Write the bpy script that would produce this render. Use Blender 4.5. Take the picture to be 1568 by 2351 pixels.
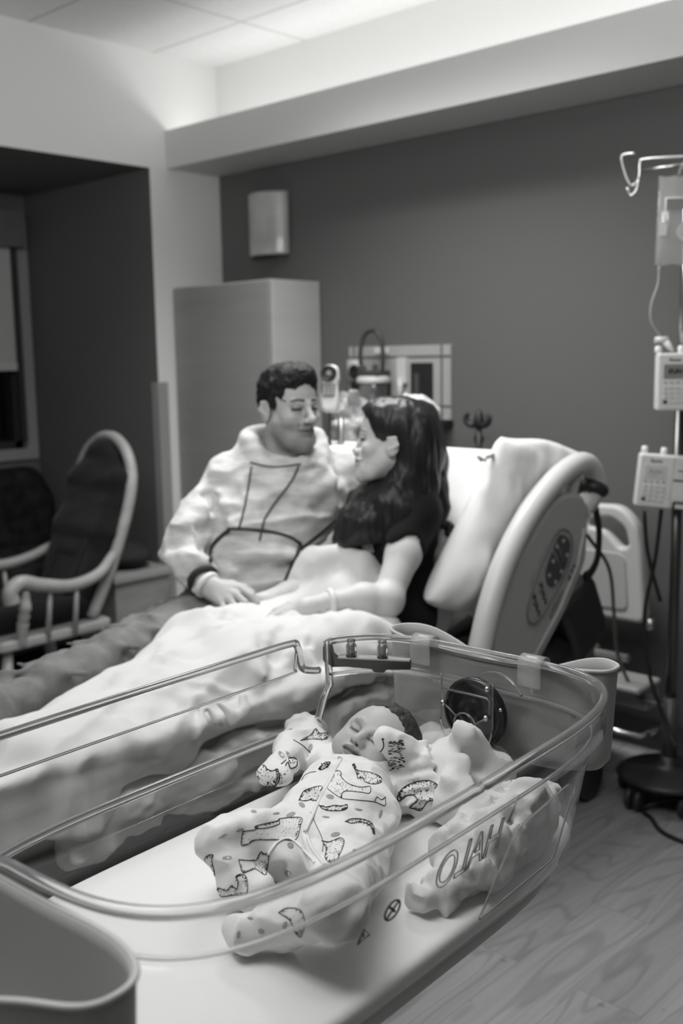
import bpy, bmesh, math, random
import numpy as np
from mathutils import Vector, Matrix, Euler
from mathutils.bvhtree import BVHTree

random.seed(7)
rng = np.random.default_rng(7)
for o in list(bpy.data.objects):
    bpy.data.objects.remove(o)
SC = bpy.context.scene
COL = SC.collection
PI = math.pi

# ------------------------------------------------------------------ camera
FPX = 2382.0                       # focal length in pixels of the 1568 px wide frame
PITCH, YAW, ROLL = math.radians(-8.489), math.radians(-43.133), math.radians(-0.962)
CAM = np.array([0.0, 0.0, 1.40])
_f = np.array([math.sin(YAW)*math.cos(PITCH), math.cos(YAW)*math.cos(PITCH), math.sin(PITCH)])
_r0 = np.array([math.cos(YAW), -math.sin(YAW), 0.0]); _u0 = np.cross(_r0, _f)
CR = _r0*math.cos(ROLL) + _u0*math.sin(ROLL)
CU = -_r0*math.sin(ROLL) + _u0*math.cos(ROLL)
CF = _f
cam_data = bpy.data.cameras.new('camera')
cam_data.sensor_fit = 'HORIZONTAL'; cam_data.sensor_width = 24.0
cam_data.lens = 24.0*FPX/1568
cam_data.clip_start = 0.02; cam_data.clip_end = 50
cam_data.dof.use_dof = True
cam_data.dof.focus_distance = 1.38
cam_data.dof.aperture_fstop = 4.0
cam = bpy.data.objects.new('camera', cam_data); COL.objects.link(cam)
cam.matrix_world = Matrix(((CR[0], CU[0], -CF[0], CAM[0]), (CR[1], CU[1], -CF[1], CAM[1]), (CR[2], CU[2], -CF[2], CAM[2]), (0, 0, 0, 1)))
SC.camera = cam

def at(px, py, ax, val):
    "point of the plane (axis ax = val) seen at a pixel of the photograph"
    d = CF*FPX + CR*(px-784) + CU*(1175.5-py)
    return CAM + d*((val-CAM[ax])/d[ax])
def dep(px, py, d):
    "point at depth d (metres along the view axis) seen at a pixel of the photograph"
    v = CF*FPX + CR*(px-784) + CU*(1175.5-py)
    return CAM + v*(d/FPX)

# ------------------------------------------------------------------ colour management, world, lights
SC.view_settings.view_transform = 'Standard'
SC.view_settings.look = 'None'
SC.view_settings.exposure = 0.0
SC.view_settings.gamma = 1.0
SC.view_settings.use_curve_mapping = False
SC.cycles.max_bounces = 10
SC.cycles.diffuse_bounces = 4
SC.cycles.glossy_bounces = 4
SC.cycles.transmission_bounces = 8
SC.cycles.transparent_max_bounces = 24
SC.cycles.caustics_reflective = False
SC.cycles.caustics_refractive = False
SC.cycles.sample_clamp_indirect = 6.0
W = bpy.data.worlds.new('night'); SC.world = W; W.use_nodes = True
W.node_tree.nodes['Background'].inputs[0].default_value = (0.02, 0.02, 0.021, 1)
W.node_tree.nodes['Background'].inputs[1].default_value = 0.05

def area_light(name, loc, target, sx, sy, power, spread=180):
    l = bpy.data.lights.new(name, 'AREA'); l.shape = 'RECTANGLE'; l.size = sx; l.size_y = sy
    l.energy = power; l.spread = math.radians(spread)
    o = bpy.data.objects.new(name, l); COL.objects.link(o)
    o.location = loc
    d = Vector(target) - Vector(loc)
    o.rotation_euler = d.to_track_quat('-Z', 'Y').to_euler()
    return o
# light strip lying in the valance trough, shining up onto the ceiling
area_light('valance_strip_light', (-1.6, 3.19, 2.31), (-1.6, 2.95, 2.74), 4.4, 0.09, 7.5)
# added downlight above the bed, making up for weak valance bounce
area_light('added_bed_downlight', (-2.25, 2.35, 2.73), (-2.25, 2.35, 0), 1.2, 0.35, 24, 116)
area_light('added_bassinet_fill', (-1.30, 0.10, 2.73), (-1.30, 0.10, 0), 1.2, 0.6, 14, 150)  # added fill on the camera side, brightening bins and bassinet
# added upward fill without a fixture, lifting the ceiling and the whole room
area_light('added_ceiling_fill', (-0.9, 0.5, 2.25), (-1.3, 0.9, 2.74), 1.6, 0.3, 31)

# ------------------------------------------------------------------ object helpers
def link(o, parent=None):
    COL.objects.link(o)
    if parent is not None:
        o.parent = parent
        o.matrix_parent_inverse = parent.matrix_basis.inverted()
    return o
def tag(o, label=None, cat=None, group=None, kind=None):
    if label: o['label'] = label
    if cat: o['category'] = cat
    if group: o['group'] = group
    if kind: o['kind'] = kind
    return o
def thing(name, loc, label, cat, group=None):
    o = bpy.data.objects.new(name, None); COL.objects.link(o)
    o.empty_display_size = 0.05
    o.location = loc
    return tag(o, label, cat, group)
def obj(name, me, mats, parent=None, smooth=False):
    "links mesh data (world coordinates) as one object"
    if isinstance(me, bmesh.types.BMesh):
        bm = me; me = bpy.data.meshes.new(name); bm.to_mesh(me); bm.free()
    me.name = name
    if not isinstance(mats, (list, tuple)): mats = [mats]
    if len(me.materials) == 0:
        for m in mats: me.materials.append(m)
    if smooth:
        me.polygons.foreach_set('use_smooth', [True]*len(me.polygons))
    o = bpy.data.objects.new(name, me)
    return link(o, parent)
def struct(name, me, mats, smooth=False):
    return tag(obj(name, me, mats, None, smooth), kind='structure')
def mesh_np(name, V, F, mat_idx=None):
    me = bpy.data.meshes.new(name)
    V = np.asarray(V, dtype=np.float32)
    if isinstance(F, np.ndarray):
        n, k = F.shape
        me.vertices.add(len(V)); me.vertices.foreach_set('co', V.ravel())
        me.loops.add(n*k); me.loops.foreach_set('vertex_index', F.astype(np.int32).ravel())
        me.polygons.add(n)
        me.polygons.foreach_set('loop_start', np.arange(0, n*k, k, dtype=np.int32))
        me.update(calc_edges=True); me.validate()
    else:
        me.from_pydata([tuple(v) for v in V], [], [tuple(f) for f in F])
    return me
def bevel_mod(o, w=0.004, seg=2, ang=40):
    m = o.modifiers.new('bevel', 'BEVEL'); m.width = w; m.segments = seg; m.limit_method = 'ANGLE'; m.angle_limit = math.radians(ang)
    m.harden_normals = False
    o.data.polygons.foreach_set('use_smooth', [True]*len(o.data.polygons))
    w2 = o.modifiers.new('wn', 'WEIGHTED_NORMAL'); w2.keep_sharp = True
    return o

def bm_box(bm, lo, hi, M=None, mi=0):
    lo, hi = np.minimum(lo, hi), np.maximum(lo, hi)
    vs = []
    for z in (lo[2], hi[2]):
        for x, y in ((lo[0], lo[1]), (hi[0], lo[1]), (hi[0], hi[1]), (lo[0], hi[1])):
            p = Vector((x, y, z))
            vs.append(bm.verts.new(M @ p if M is not None else p))
    for f in ((3, 2, 1, 0), (4, 5, 6, 7), (0, 1, 5, 4), (1, 2, 6, 5), (2, 3, 7, 6), (3, 0, 4, 7)):
        bm.faces.new([vs[i] for i in f]).material_index = mi
    return bm
def box(lo, hi, M=None):
    return bm_box(bmesh.new(), lo, hi, M)
def smooth_path(pts, n=8, closed=False):
    "Catmull-Rom through points"
    P = [np.array(p, float) for p in pts]; out = []
    N = len(P); segs = N if closed else N-1
    for i in range(segs):
        p1, p2 = P[i], P[(i+1) % N]
        p0 = P[i-1] if (closed or i > 0) else 2*p1-p2
        p3 = P[(i+2) % N] if (closed or i+2 < N) else 2*p2-p1
        for k in range(n):
            t = k/n
            out.append(0.5*((2*p1)+(-p0+p2)*t+(2*p0-5*p1+4*p2-p3)*t*t+(-p0+3*p1-3*p2+p3)*t**3))
    if not closed: out.append(P[-1])
    return out
def bm_tube(bm, pts, r, seg=10, closed=False, cap=True, mi=0, flat=None):
    "tube along points; r a number or a list; flat=(axis vector, factor) squashes the section along an axis"
    P = [Vector(p) for p in pts]; n = len(P)
    rs = list(r) if hasattr(r, '__len__') else [r]*n
    T = []
    for i in range(n):
        a = P[i-1] if (closed or i > 0) else P[i]
        b = P[(i+1) % n] if (closed or i < n-1) else P[i]
        t = (b-a)
        T.append(t.normalized() if t.length > 1e-9 else Vector((0, 0, 1)))
    up = Vector((0, 0, 1)) if abs(T[0].z) < 0.9 else Vector((1, 0, 0))
    N = (up - T[0]*up.dot(T[0])).normalized()
    rings = []
    for i in range(n):
        N = (N - T[i]*N.dot(T[i]))
        N = N.normalized() if N.length > 1e-6 else Vector((1, 0, 0))
        B = T[i].cross(N)
        ring = []
        for k in range(seg):
            a = 2*PI*k/seg
            d = (N*math.cos(a)+B*math.sin(a))*rs[i]
            if flat is not None:
                ax = Vector(flat[0]); d = d - ax*d.dot(ax)*(1-flat[1])
            ring.append(bm.verts.new(P[i]+d))
        rings.append(ring)
    m = n if closed else n-1
    for i in range(m):
        A, Bq = rings[i], rings[(i+1) % n]
        for k in range(seg):
            f = bm.faces.new((A[k], A[(k+1) % seg], Bq[(k+1) % seg], Bq[k])); f.smooth = True; f.material_index = mi
    if cap and not closed:
        bm.faces.new(rings[0][::-1]).material_index = mi
        bm.faces.new(rings[-1]).material_index = mi
    return bm
def tube(pts, r, seg=10, **k):
    return bm_tube(bmesh.new(), pts, r, seg, **k)
def bm_lathe(bm, prof, seg=24, M=None, mi=0):
    "prof: list of (radius, z); revolved about z"
    rings = []
    for r, z in prof:
        ring = []
        for k in range(seg):
            a = 2*PI*k/seg
            p = Vector((r*math.cos(a), r*math.sin(a), z))
            ring.append(bm.verts.new(M @ p if M is not None else p))
        rings.append(ring)
    for i in range(len(rings)-1):
        for k in range(seg):
            f = bm.faces.new((rings[i][k], rings[i][(k+1) % seg], rings[i+1][(k+1) % seg], rings[i+1][k])); f.smooth = True; f.material_index = mi
    if prof[0][0] > 1e-6: bm.faces.new(rings[0][::-1]).material_index = mi
    if prof[-1][0] > 1e-6: bm.faces.new(rings[-1]).material_index = mi
    return bm
def frame(origin, xa, ya):
    "matrix whose local x, y run along xa, ya"
    x = Vector(xa).normalized(); y = Vector(ya); y = (y - x*y.dot(x)).normalized(); z = x.cross(y)
    o = Vector(origin)
    return Matrix(((x.x, y.x, z.x, o.x), (x.y, y.y, z.y, o.y), (x.z, y.z, z.z, o.z), (0, 0, 0, 1)))
def plate(outlines, th, bev, M, res=3):
    "solid plate from closed 2D outlines (first the outside, then holes), bevelled; M maps local xy(z) to the world"
    cu = bpy.data.curves.new('tmp', 'CURVE'); cu.dimensions = '2D'; cu.fill_mode = 'BOTH'
    cu.extrude = max(th/2-bev, 0.0002); cu.bevel_depth = bev; cu.bevel_resolution = res; cu.offset = -bev
    for o in outlines:
        s = cu.splines.new('POLY'); s.points.add(len(o)-1); s.use_cyclic_u = True
        for p, q in zip(s.points, o): p.co = (q[0], q[1], 0, 1)
    ob = bpy.data.objects.new('tmp', cu)
    me = bpy.data.meshes.new_from_object(ob)
    bpy.data.objects.remove(ob); bpy.data.curves.remove(cu)
    me.transform(M)
    return me
def text_mesh(txt, size, M, th=0.0005, bold=0.0, xs=1.0, spacing=1.0, mirror=False):
    cu = bpy.data.curves.new('tmp', 'FONT'); cu.body = txt; cu.size = size; cu.align_x = 'CENTER'; cu.align_y = 'CENTER'
    cu.extrude = th; cu.offset = bold; cu.space_character = spacing
    ob = bpy.data.objects.new('tmp', cu)
    me = bpy.data.meshes.new_from_object(ob)
    bpy.data.objects.remove(ob); bpy.data.curves.remove(cu)
    me.transform(Matrix.Diagonal((-xs if mirror else xs, 1, 1, 1)))
    if mirror: me.flip_normals()
    me.transform(M)
    return me
def join_bm(bm, me, mi=0):
    n = len(bm.faces)
    bm.from_mesh(me)
    bm.faces.ensure_lookup_table()
    for f in bm.faces[n:]: f.material_index = mi
    return bm
def rounded(pts, r, n=5):
    "2D polygon with rounded corners; r a number or list"
    out = []; N = len(pts)
    for i in range(N):
        p0, p, p1 = (np.array(pts[j % N], float) for j in (i-1, i, i+1))
        rr = r[i] if hasattr(r, '__len__') else r
        a, b = p0-p, p1-p; la, lb = np.linalg.norm(a), np.linalg.norm(b)
        rr = min(rr, la*0.48, lb*0.48)
        if rr < 1e-5: out.append(p); continue
        A, B = p+a/la*rr, p+b/lb*rr
        for k in range(n+1):
            t = k/n
            out.append((1-t)**2*A+2*t*(1-t)*p+t*t*B)
    return out
def grid_mesh(name, P, closed_u=False, closed_v=False):
    "P: (nu, nv, 3) array"
    nu, nv = P.shape[:2]
    idx = np.arange(nu*nv).reshape(nu, nv)
    iu = np.arange(nu if closed_u else nu-1); iv = np.arange(nv if closed_v else nv-1)
    a = idx[np.ix_(iu, iv)]; b = idx[np.ix_((iu+1) % nu, iv)]
    c = idx[np.ix_((iu+1) % nu, (iv+1) % nv)]; d = idx[np.ix_(iu, (iv+1) % nv)]
    return mesh_np(name, P.reshape(-1, 3), np.stack([a, b, c, d], -1).reshape(-1, 4))

# ------------------------------------------------------------------ value noise
_perm = rng.permutation(256)
_val = rng.random(256).astype(np.float32)*2-1
def vnoise(x, y, z):
    xi, yi, zi = np.floor(x).astype(int), np.floor(y).astype(int), np.floor(z).astype(int)
    xf, yf, zf = x-xi, y-yi, z-zi
    u, v, w = (t*t*t*(t*(t*6-15)+10) for t in (xf, yf, zf))
    def h(a, b, c): return _val[_perm[(_perm[(_perm[a & 255]+b) & 255]+c) & 255]]
    r = 0
    for dx in (0, 1):
        for dy in (0, 1):
            for dz in (0, 1):
                r = r + h(xi+dx, yi+dy, zi+dz)*(u if dx else 1-u)*(v if dy else 1-v)*(w if dz else 1-w)
    return r
def fbm(x, y, z, o=3):
    r, a = 0, 1.0
    for i in range(o):
        r = r+a*vnoise(x+i*17.3, y+i*9.1, z+i*4.7); a *= 0.5; x, y, z = x*2.03, y*2.03, z*2.03
    return r
def smoothstep(a, b, x):
    t = np.clip((np.asarray(x, float)-a)/(b-a), 0, 1); return t*t*(3-2*t)

# ------------------------------------------------------------------ signed-distance sculpting
class Field:
    "a voxel field sculpted with rounded cones and ellipsoids; mesh() extracts the surface"
    def __init__(s, lo, hi, h):
        s.lo = np.array(lo, float); s.h = h
        s.n = (np.ceil((np.array(hi)-s.lo)/h)).astype(int)+1
        s.D = np.full(s.n, 0.2, np.float32)
        s.ax = [(s.lo[i]+h*np.arange(s.n[i])).astype(np.float32) for i in range(3)]
    def sl(s, lo, hi, pad):
        r = []
        for i in range(3):
            a = int(math.floor((lo[i]-pad-s.lo[i])/s.h)); b = int(math.ceil((hi[i]+pad-s.lo[i])/s.h))+1
            r.append(slice(max(a, 0), max(min(b, s.n[i]), 0)))
        return tuple(r)
    def grid(s, S):
        return (s.ax[0][S[0]][:, None, None], s.ax[1][S[1]][None, :, None], s.ax[2][S[2]][None, None, :])
    def put(s, S, d, k, op):
        A = s.D[S]
        if op == 'add':
            if k > 0:
                hh = np.maximum(k-np.abs(A-d), 0)/k; s.D[S] = np.minimum(A, d)-hh*hh*k*0.25
            else: s.D[S] = np.minimum(A, d)
        elif op == 'sub':
            d = -d
            if k > 0:
                hh = np.maximum(k-np.abs(A-d), 0)/k; s.D[S] = np.maximum(A, d)+hh*hh*k*0.25
            else: s.D[S] = np.maximum(A, d)
    def cone(s, a, b, ra, rb=None, k=0.0, op='add'):
        a, b = np.array(a, float), np.array(b, float); rb = ra if rb is None else rb
        R = max(ra, rb)
        S = s.sl(np.minimum(a, b), np.maximum(a, b), R+k+3*s.h+0.012)
        x, y, z = s.grid(S)
        if x.size == 0 or y.size == 0 or z.size == 0: return s
        ab = b-a; L = float(ab@ab)+1e-12
        t = np.clip(((x-a[0])*ab[0]+(y-a[1])*ab[1]+(z-a[2])*ab[2])/L, 0, 1)
        d = np.sqrt((x-a[0]-t*ab[0])**2+(y-a[1]-t*ab[1])**2+(z-a[2]-t*ab[2])**2)-(ra+(rb-ra)*t)
        s.put(S, d.astype(np.float32), k, op); return s
    def chain(s, pts, rs, k=0.0, op='add'):
        for i in range(len(pts)-1): s.cone(pts[i], pts[i+1], rs[i], rs[i+1], k, op)
        return s
    def ell(s, c, r, R=None, k=0.0, op='add'):
        c = np.array(c, float); r = np.array(r, float)
        m = np.full(3, r.max())
        S = s.sl(c-m, c+m, k+3*s.h+0.012)
        x, y, z = s.grid(S)
        if x.size == 0 or y.size == 0 or z.size == 0: return s
        q = [x-c[0], y-c[1], z-c[2]]
        if R is not None:
            R = np.array(R)          # columns: local axes in world
            q = [q[0]*R[0, i]+q[1]*R[1, i]+q[2]*R[2, i] for i in range(3)]
        k0 = np.sqrt((q[0]/r[0])**2+(q[1]/r[1])**2+(q[2]/r[2])**2)
        k1 = np.sqrt((q[0]/r[0]**2)**2+(q[1]/r[1]**2)**2+(q[2]/r[2]**2)**2)+1e-9
        d = k0*(k0-1)/k1
        s.put(S, d.astype(np.float32), k, op); return s
    def cut(s, p, n, k=0.0):
        "remove the side the normal n points to"
        n = np.array(n, float)/np.linalg.norm(n)
        x, y, z = s.grid((slice(None),)*3)
        d = ((x-p[0])*n[0]+(y-p[1])*n[1]+(z-p[2])*n[2]).astype(np.float32)
        A = s.D
        if k > 0:
            hh = np.maximum(k-np.abs(A-d), 0)/k; s.D = np.maximum(A, d)+hh*hh*k*0.25
        else: s.D = np.maximum(A, d)
        return s
    def top(s, x, y):
        "height of the uppermost surface above (x, y)"
        i = int(round((x-s.lo[0])/s.h)); j = int(round((y-s.lo[1])/s.h))
        c = s.D[min(max(i, 0), s.n[0]-1), min(max(j, 0), s.n[1]-1)]
        k = np.nonzero(c < 0)[0]
        return None if len(k) == 0 else float(s.ax[2][k[-1]])
    def noise(s, freq, amp, o=2, fn=None, ridge=False, rot=None):
        m = np.abs(s.D) < 0.03
        I = np.nonzero(m)
        x, y, z = s.ax[0][I[0]], s.ax[1][I[1]], s.ax[2][I[2]]
        f = freq if hasattr(freq, '__len__') else (freq,)*3
        if rot is not None:
            R = np.array(rot); x, y, z = (R[0, i]*x+R[1, i]*y+R[2, i]*z for i in range(3))
        d = fbm(x*f[0], y*f[1], z*f[2], o)
        d = (np.abs(d)-0.25)*amp*2 if ridge else d*amp
        if fn is not None: d = d*fn(x, y, z)
        s.D[m] += d.astype(np.float32); return s
    def mesh(s, name, relax=1, largest=False):
        D = s.D.copy()
        D[0], D[-1] = np.maximum(D[0], s.h), np.maximum(D[-1], s.h)
        D[:, 0], D[:, -1] = np.maximum(D[:, 0], s.h), np.maximum(D[:, -1], s.h)
        D[:, :, 0], D[:, :, -1] = np.maximum(D[:, :, 0], s.h), np.maximum(D[:, :, -1], s.h)
        D[D == 0] = 1e-6
        ins = D < 0
        n = np.array(D.shape)-1
        cnt = np.zeros(n, np.int8)
        cor = [(i, j, k) for i in (0, 1) for j in (0, 1) for k in (0, 1)]
        for i, j, k in cor: cnt += ins[i:n[0]+i, j:n[1]+j, k:n[2]+k]
        act = (cnt > 0) & (cnt < 8)
        I = np.nonzero(act); N = len(I[0])
        vid = np.full(n, -1, np.int32); vid[act] = np.arange(N)
        acc = np.zeros((N, 3)); c = np.zeros(N)
        vals = {q: D[I[0]+q[0], I[1]+q[1], I[2]+q[2]] for q in cor}
        for q in cor:
            for a in range(3):
                if q[a]: continue
                q2 = list(q); q2[a] = 1; q2 = tuple(q2)
                v0, v1 = vals[q], vals[q2]
                m = (v0 < 0) != (v1 < 0)
                t = np.where(m, v0/(np.where(m, v0-v1, 1)), 0)
                pt = np.tile(np.array(q, float), (N, 1)); pt[:, a] = t
                acc[m] += pt[m]; c[m] += 1
        V = s.lo+s.h*(np.stack(I, -1)+acc/c[:, None])
        quads = []
        for a in range(3):
            b, d = (a+1) % 3, (a+2) % 3
            s0 = [slice(None)]*3; s1 = [slice(None)]*3
            s0[a] = slice(0, -1); s1[a] = slice(1, None)
            for ax in (b, d): s0[ax] = slice(1, -1); s1[ax] = slice(1, -1)
            A, B = ins[tuple(s0)], ins[tuple(s1)]
            for flip, M in ((False, A & ~B), (True, ~A & B)):
                J = list(np.nonzero(M))
                J[b] = J[b]+1; J[d] = J[d]+1
                def g(ob, od):
                    K = [J[0], J[1], J[2]]
                    K[b] = K[b]-ob; K[d] = K[d]-od
                    return vid[K[0], K[1], K[2]]
                Q = np.stack([g(1, 1), g(0, 1), g(0, 0), g(1, 0)], -1)
                quads.append(Q[:, ::-1] if flip else Q)
        F = np.concatenate(quads)
        if largest:                                 # drop loose crumbs
            lab = np.arange(len(V))
            for _ in range(4000):
                m = lab[F].min(1); new = lab.copy()
                for q in range(4): np.minimum.at(new, F[:, q], m)
                new = new[new]
                if (new == lab).all(): break
                lab = new
            u, c2 = np.unique(lab, return_counts=True)
            keep = lab == u[c2.argmax()]
            remap = np.cumsum(keep)-1
            F = remap[F[keep[F[:, 0]]]]; V = V[keep]
        for _ in range(relax):                      # light laplacian smoothing along quad edges
            S2 = np.zeros_like(V); w = np.zeros(len(V))
            for e in ((0, 1), (1, 2), (2, 3), (3, 0)):
                np.add.at(S2, F[:, e[0]], V[F[:, e[1]]]); np.add.at(w, F[:, e[0]], 1)
                np.add.at(S2, F[:, e[1]], V[F[:, e[0]]]); np.add.at(w, F[:, e[1]], 1)
            V = V*0.5+0.5*S2/np.maximum(w, 1)[:, None]
        me = mesh_np(name, V, F)
        me.polygons.foreach_set('use_smooth', [True]*len(me.polygons))
        return me
def face_centers(me):
    n = len(me.polygons); a = np.zeros(n*3, np.float32); me.polygons.foreach_get('center', a); return a.reshape(-1, 3)
def set_mats(me, idx):
    me.polygons.foreach_set('material_index', idx.astype(np.int32))

# ------------------------------------------------------------------ materials
def mat(name, g, rough=0.6, spec=0.5, metal=0.0, bump=None, var=None, sheen=0.0, coat=0.0, sub=0.0, wave=None, emit=None):
    """grey principled material.  bump=(scale, strength); var=(scale, amount, stretch) tone variation;
    wave=(scale, strength, axis) fine ribbing"""
    m = bpy.data.materials.new(name); m.use_nodes = True
    nt = m.node_tree; b = nt.nodes['Principled BSDF']
    c = g if hasattr(g, '__len__') else (g, g, g*0.985)
    b.inputs['Base Color'].default_value = (c[0], c[1], c[2], 1)
    b.inputs['Roughness'].default_value = rough
    b.inputs['Specular IOR Level'].default_value = spec
    b.inputs['Metallic'].default_value = metal
    if sheen: b.inputs['Sheen Weight'].default_value = sheen
    if coat: b.inputs['Coat Weight'].default_value = coat
    if sub:
        b.inputs['Subsurface Weight'].default_value = sub
        b.inputs['Subsurface Radius'].default_value = (0.004, 0.004, 0.004)
        b.inputs['Subsurface Scale'].default_value = 1.0
    tc = nt.nodes.new('ShaderNodeTexCoord')
    def nz(scale, detail=4, stretch=None):
        mp = nt.nodes.new('ShaderNodeMapping')
        nt.links.new(tc.outputs['Object'], mp.inputs[0])
        if stretch: mp.inputs['Scale'].default_value = stretch
        n = nt.nodes.new('ShaderNodeTexNoise'); n.inputs['Scale'].default_value = scale; n.inputs['Detail'].default_value = detail
        nt.links.new(mp.outputs[0], n.inputs['Vector']); return n
    if var:
        n = nz(var[0], 4, var[2] if len(var) > 2 else None)
        r = nt.nodes.new('ShaderNodeMapRange'); r.inputs[1].default_value = 0.3; r.inputs[2].default_value = 0.7
        r.inputs[3].default_value = 1-var[1]; r.inputs[4].default_value = 1+var[1]
        nt.links.new(n.outputs[0], r.inputs[0])
        mx = nt.nodes.new('ShaderNodeVectorMath'); mx.operation = 'SCALE'; mx.inputs[0].default_value = c[:3]
        nt.links.new(r.outputs[0], mx.inputs['Scale'])
        nt.links.new(mx.outputs[0], b.inputs['Base Color'])
    last = None
    if bump:
        n = nz(bump[0], 5, bump[2] if len(bump) > 2 else None)
        bp = nt.nodes.new('ShaderNodeBump'); bp.inputs['Strength'].default_value = bump[1]; bp.inputs['Distance'].default_value = 0.01
        nt.links.new(n.outputs[0], bp.inputs['Height']); last = bp
    if wave:
        w = nt.nodes.new('ShaderNodeTexWave'); w.bands_direction = wave[2]; w.inputs['Scale'].default_value = wave[0]
        w.inputs['Distortion'].default_value = 1.0
        nt.links.new(tc.outputs['Object'], w.inputs['Vector'])
        bp = nt.nodes.new('ShaderNodeBump'); bp.inputs['Strength'].default_value = wave[1]; bp.inputs['Distance'].default_value = 0.004
        nt.links.new(w.outputs['Fac'], bp.inputs['Height'])
        if last: nt.links.new(last.outputs[0], bp.inputs['Normal'])
        last = bp
    if last: nt.links.new(last.outputs[0], b.inputs['Normal'])
    if emit is not None:
        b.inputs['Emission Color'].default_value = (1, 1, 1, 1); b.inputs['Emission Strength'].default_value = emit
    return m
def clear_mat(name, tint=0.97, edge=0.7, rough=0.03, haze=0.0, hg=0.8):
    "thin clear plastic sheet: see-through, mirror-like towards grazing angles; haze = share of dull surface"
    m = bpy.data.materials.new(name); m.use_nodes = True
    nt = m.node_tree; nt.nodes.clear()
    out = nt.nodes.new('ShaderNodeOutputMaterial')
    tr = nt.nodes.new('ShaderNodeBsdfTransparent'); tr.inputs[0].default_value = (tint, tint, tint, 1)
    gl = nt.nodes.new('ShaderNodeBsdfGlossy'); gl.inputs['Color'].default_value = (0.95, 0.95, 0.95, 1); gl.inputs['Roughness'].default_value = rough
    fr = nt.nodes.new('ShaderNodeFresnel')
    ge = nt.nodes.new('ShaderNodeNewGeometry'); io = nt.nodes.new('ShaderNodeMapRange'); io.inputs[3].default_value = 1.48; io.inputs[4].default_value = 1/1.48
    nt.links.new(ge.outputs['Backfacing'], io.inputs[0]); nt.links.new(io.outputs[0], fr.inputs[0])
    mp = nt.nodes.new('ShaderNodeMath'); mp.operation = 'MULTIPLY'; mp.inputs[1].default_value = edge
    mix = nt.nodes.new('ShaderNodeMixShader')
    nt.links.new(fr.outputs[0], mp.inputs[0]); nt.links.new(mp.outputs[0], mix.inputs[0])
    nt.links.new(tr.outputs[0], mix.inputs[1]); nt.links.new(gl.outputs[0], mix.inputs[2])
    res = mix
    if haze > 0:
        df = nt.nodes.new('ShaderNodeBsdfDiffuse'); df.inputs[0].default_value = (hg, hg, hg, 1)
        m2 = nt.nodes.new('ShaderNodeMixShader'); m2.inputs[0].default_value = haze
        nt.links.new(mix.outputs[0], m2.inputs[1]); nt.links.new(df.outputs[0], m2.inputs[2]); res = m2
    nt.links.new(res.outputs[0], out.inputs[0])
    return m
def glass_mat(name, g=0.95, rough=0.0, ior=1.47):
    m = bpy.data.materials.new(name); m.use_nodes = True
    b = m.node_tree.nodes['Principled BSDF']
    b.inputs['Base Color'].default_value = (g, g, g, 1); b.inputs['Roughness'].default_value = rough
    b.inputs['Transmission Weight'].default_value = 1.0; b.inputs['IOR'].default_value = ior
    return m
# ================================================================== THE ROOM
XL, YW, ZC = -3.875, 3.33, 2.74          # left wall, headboard wall, ceiling
XR, YB = 2.6, -2.6
XA, YJ, ZH = -4.94, 2.926, 2.246         # alcove window wall, alcove jamb, alcove header
VY, VZ0, VZ1 = 3.02, 2.252, 2.416        # valance face, its underside and top

M_white = mat('white_wall_paint', 0.84, 0.75, 0.25, bump=(180, 0.03))
M_dark = mat('dark_accent_paint', 0.135, 0.6, 0.35, bump=(160, 0.04))
M_alcove = mat('alcove_paint', 0.15, 0.7, 0.3, bump=(160, 0.04))
M_trimwood = mat('pale_wood', 0.42, 0.42, 0.4, var=(3, 0.18, (2, 2, 14)))

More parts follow.
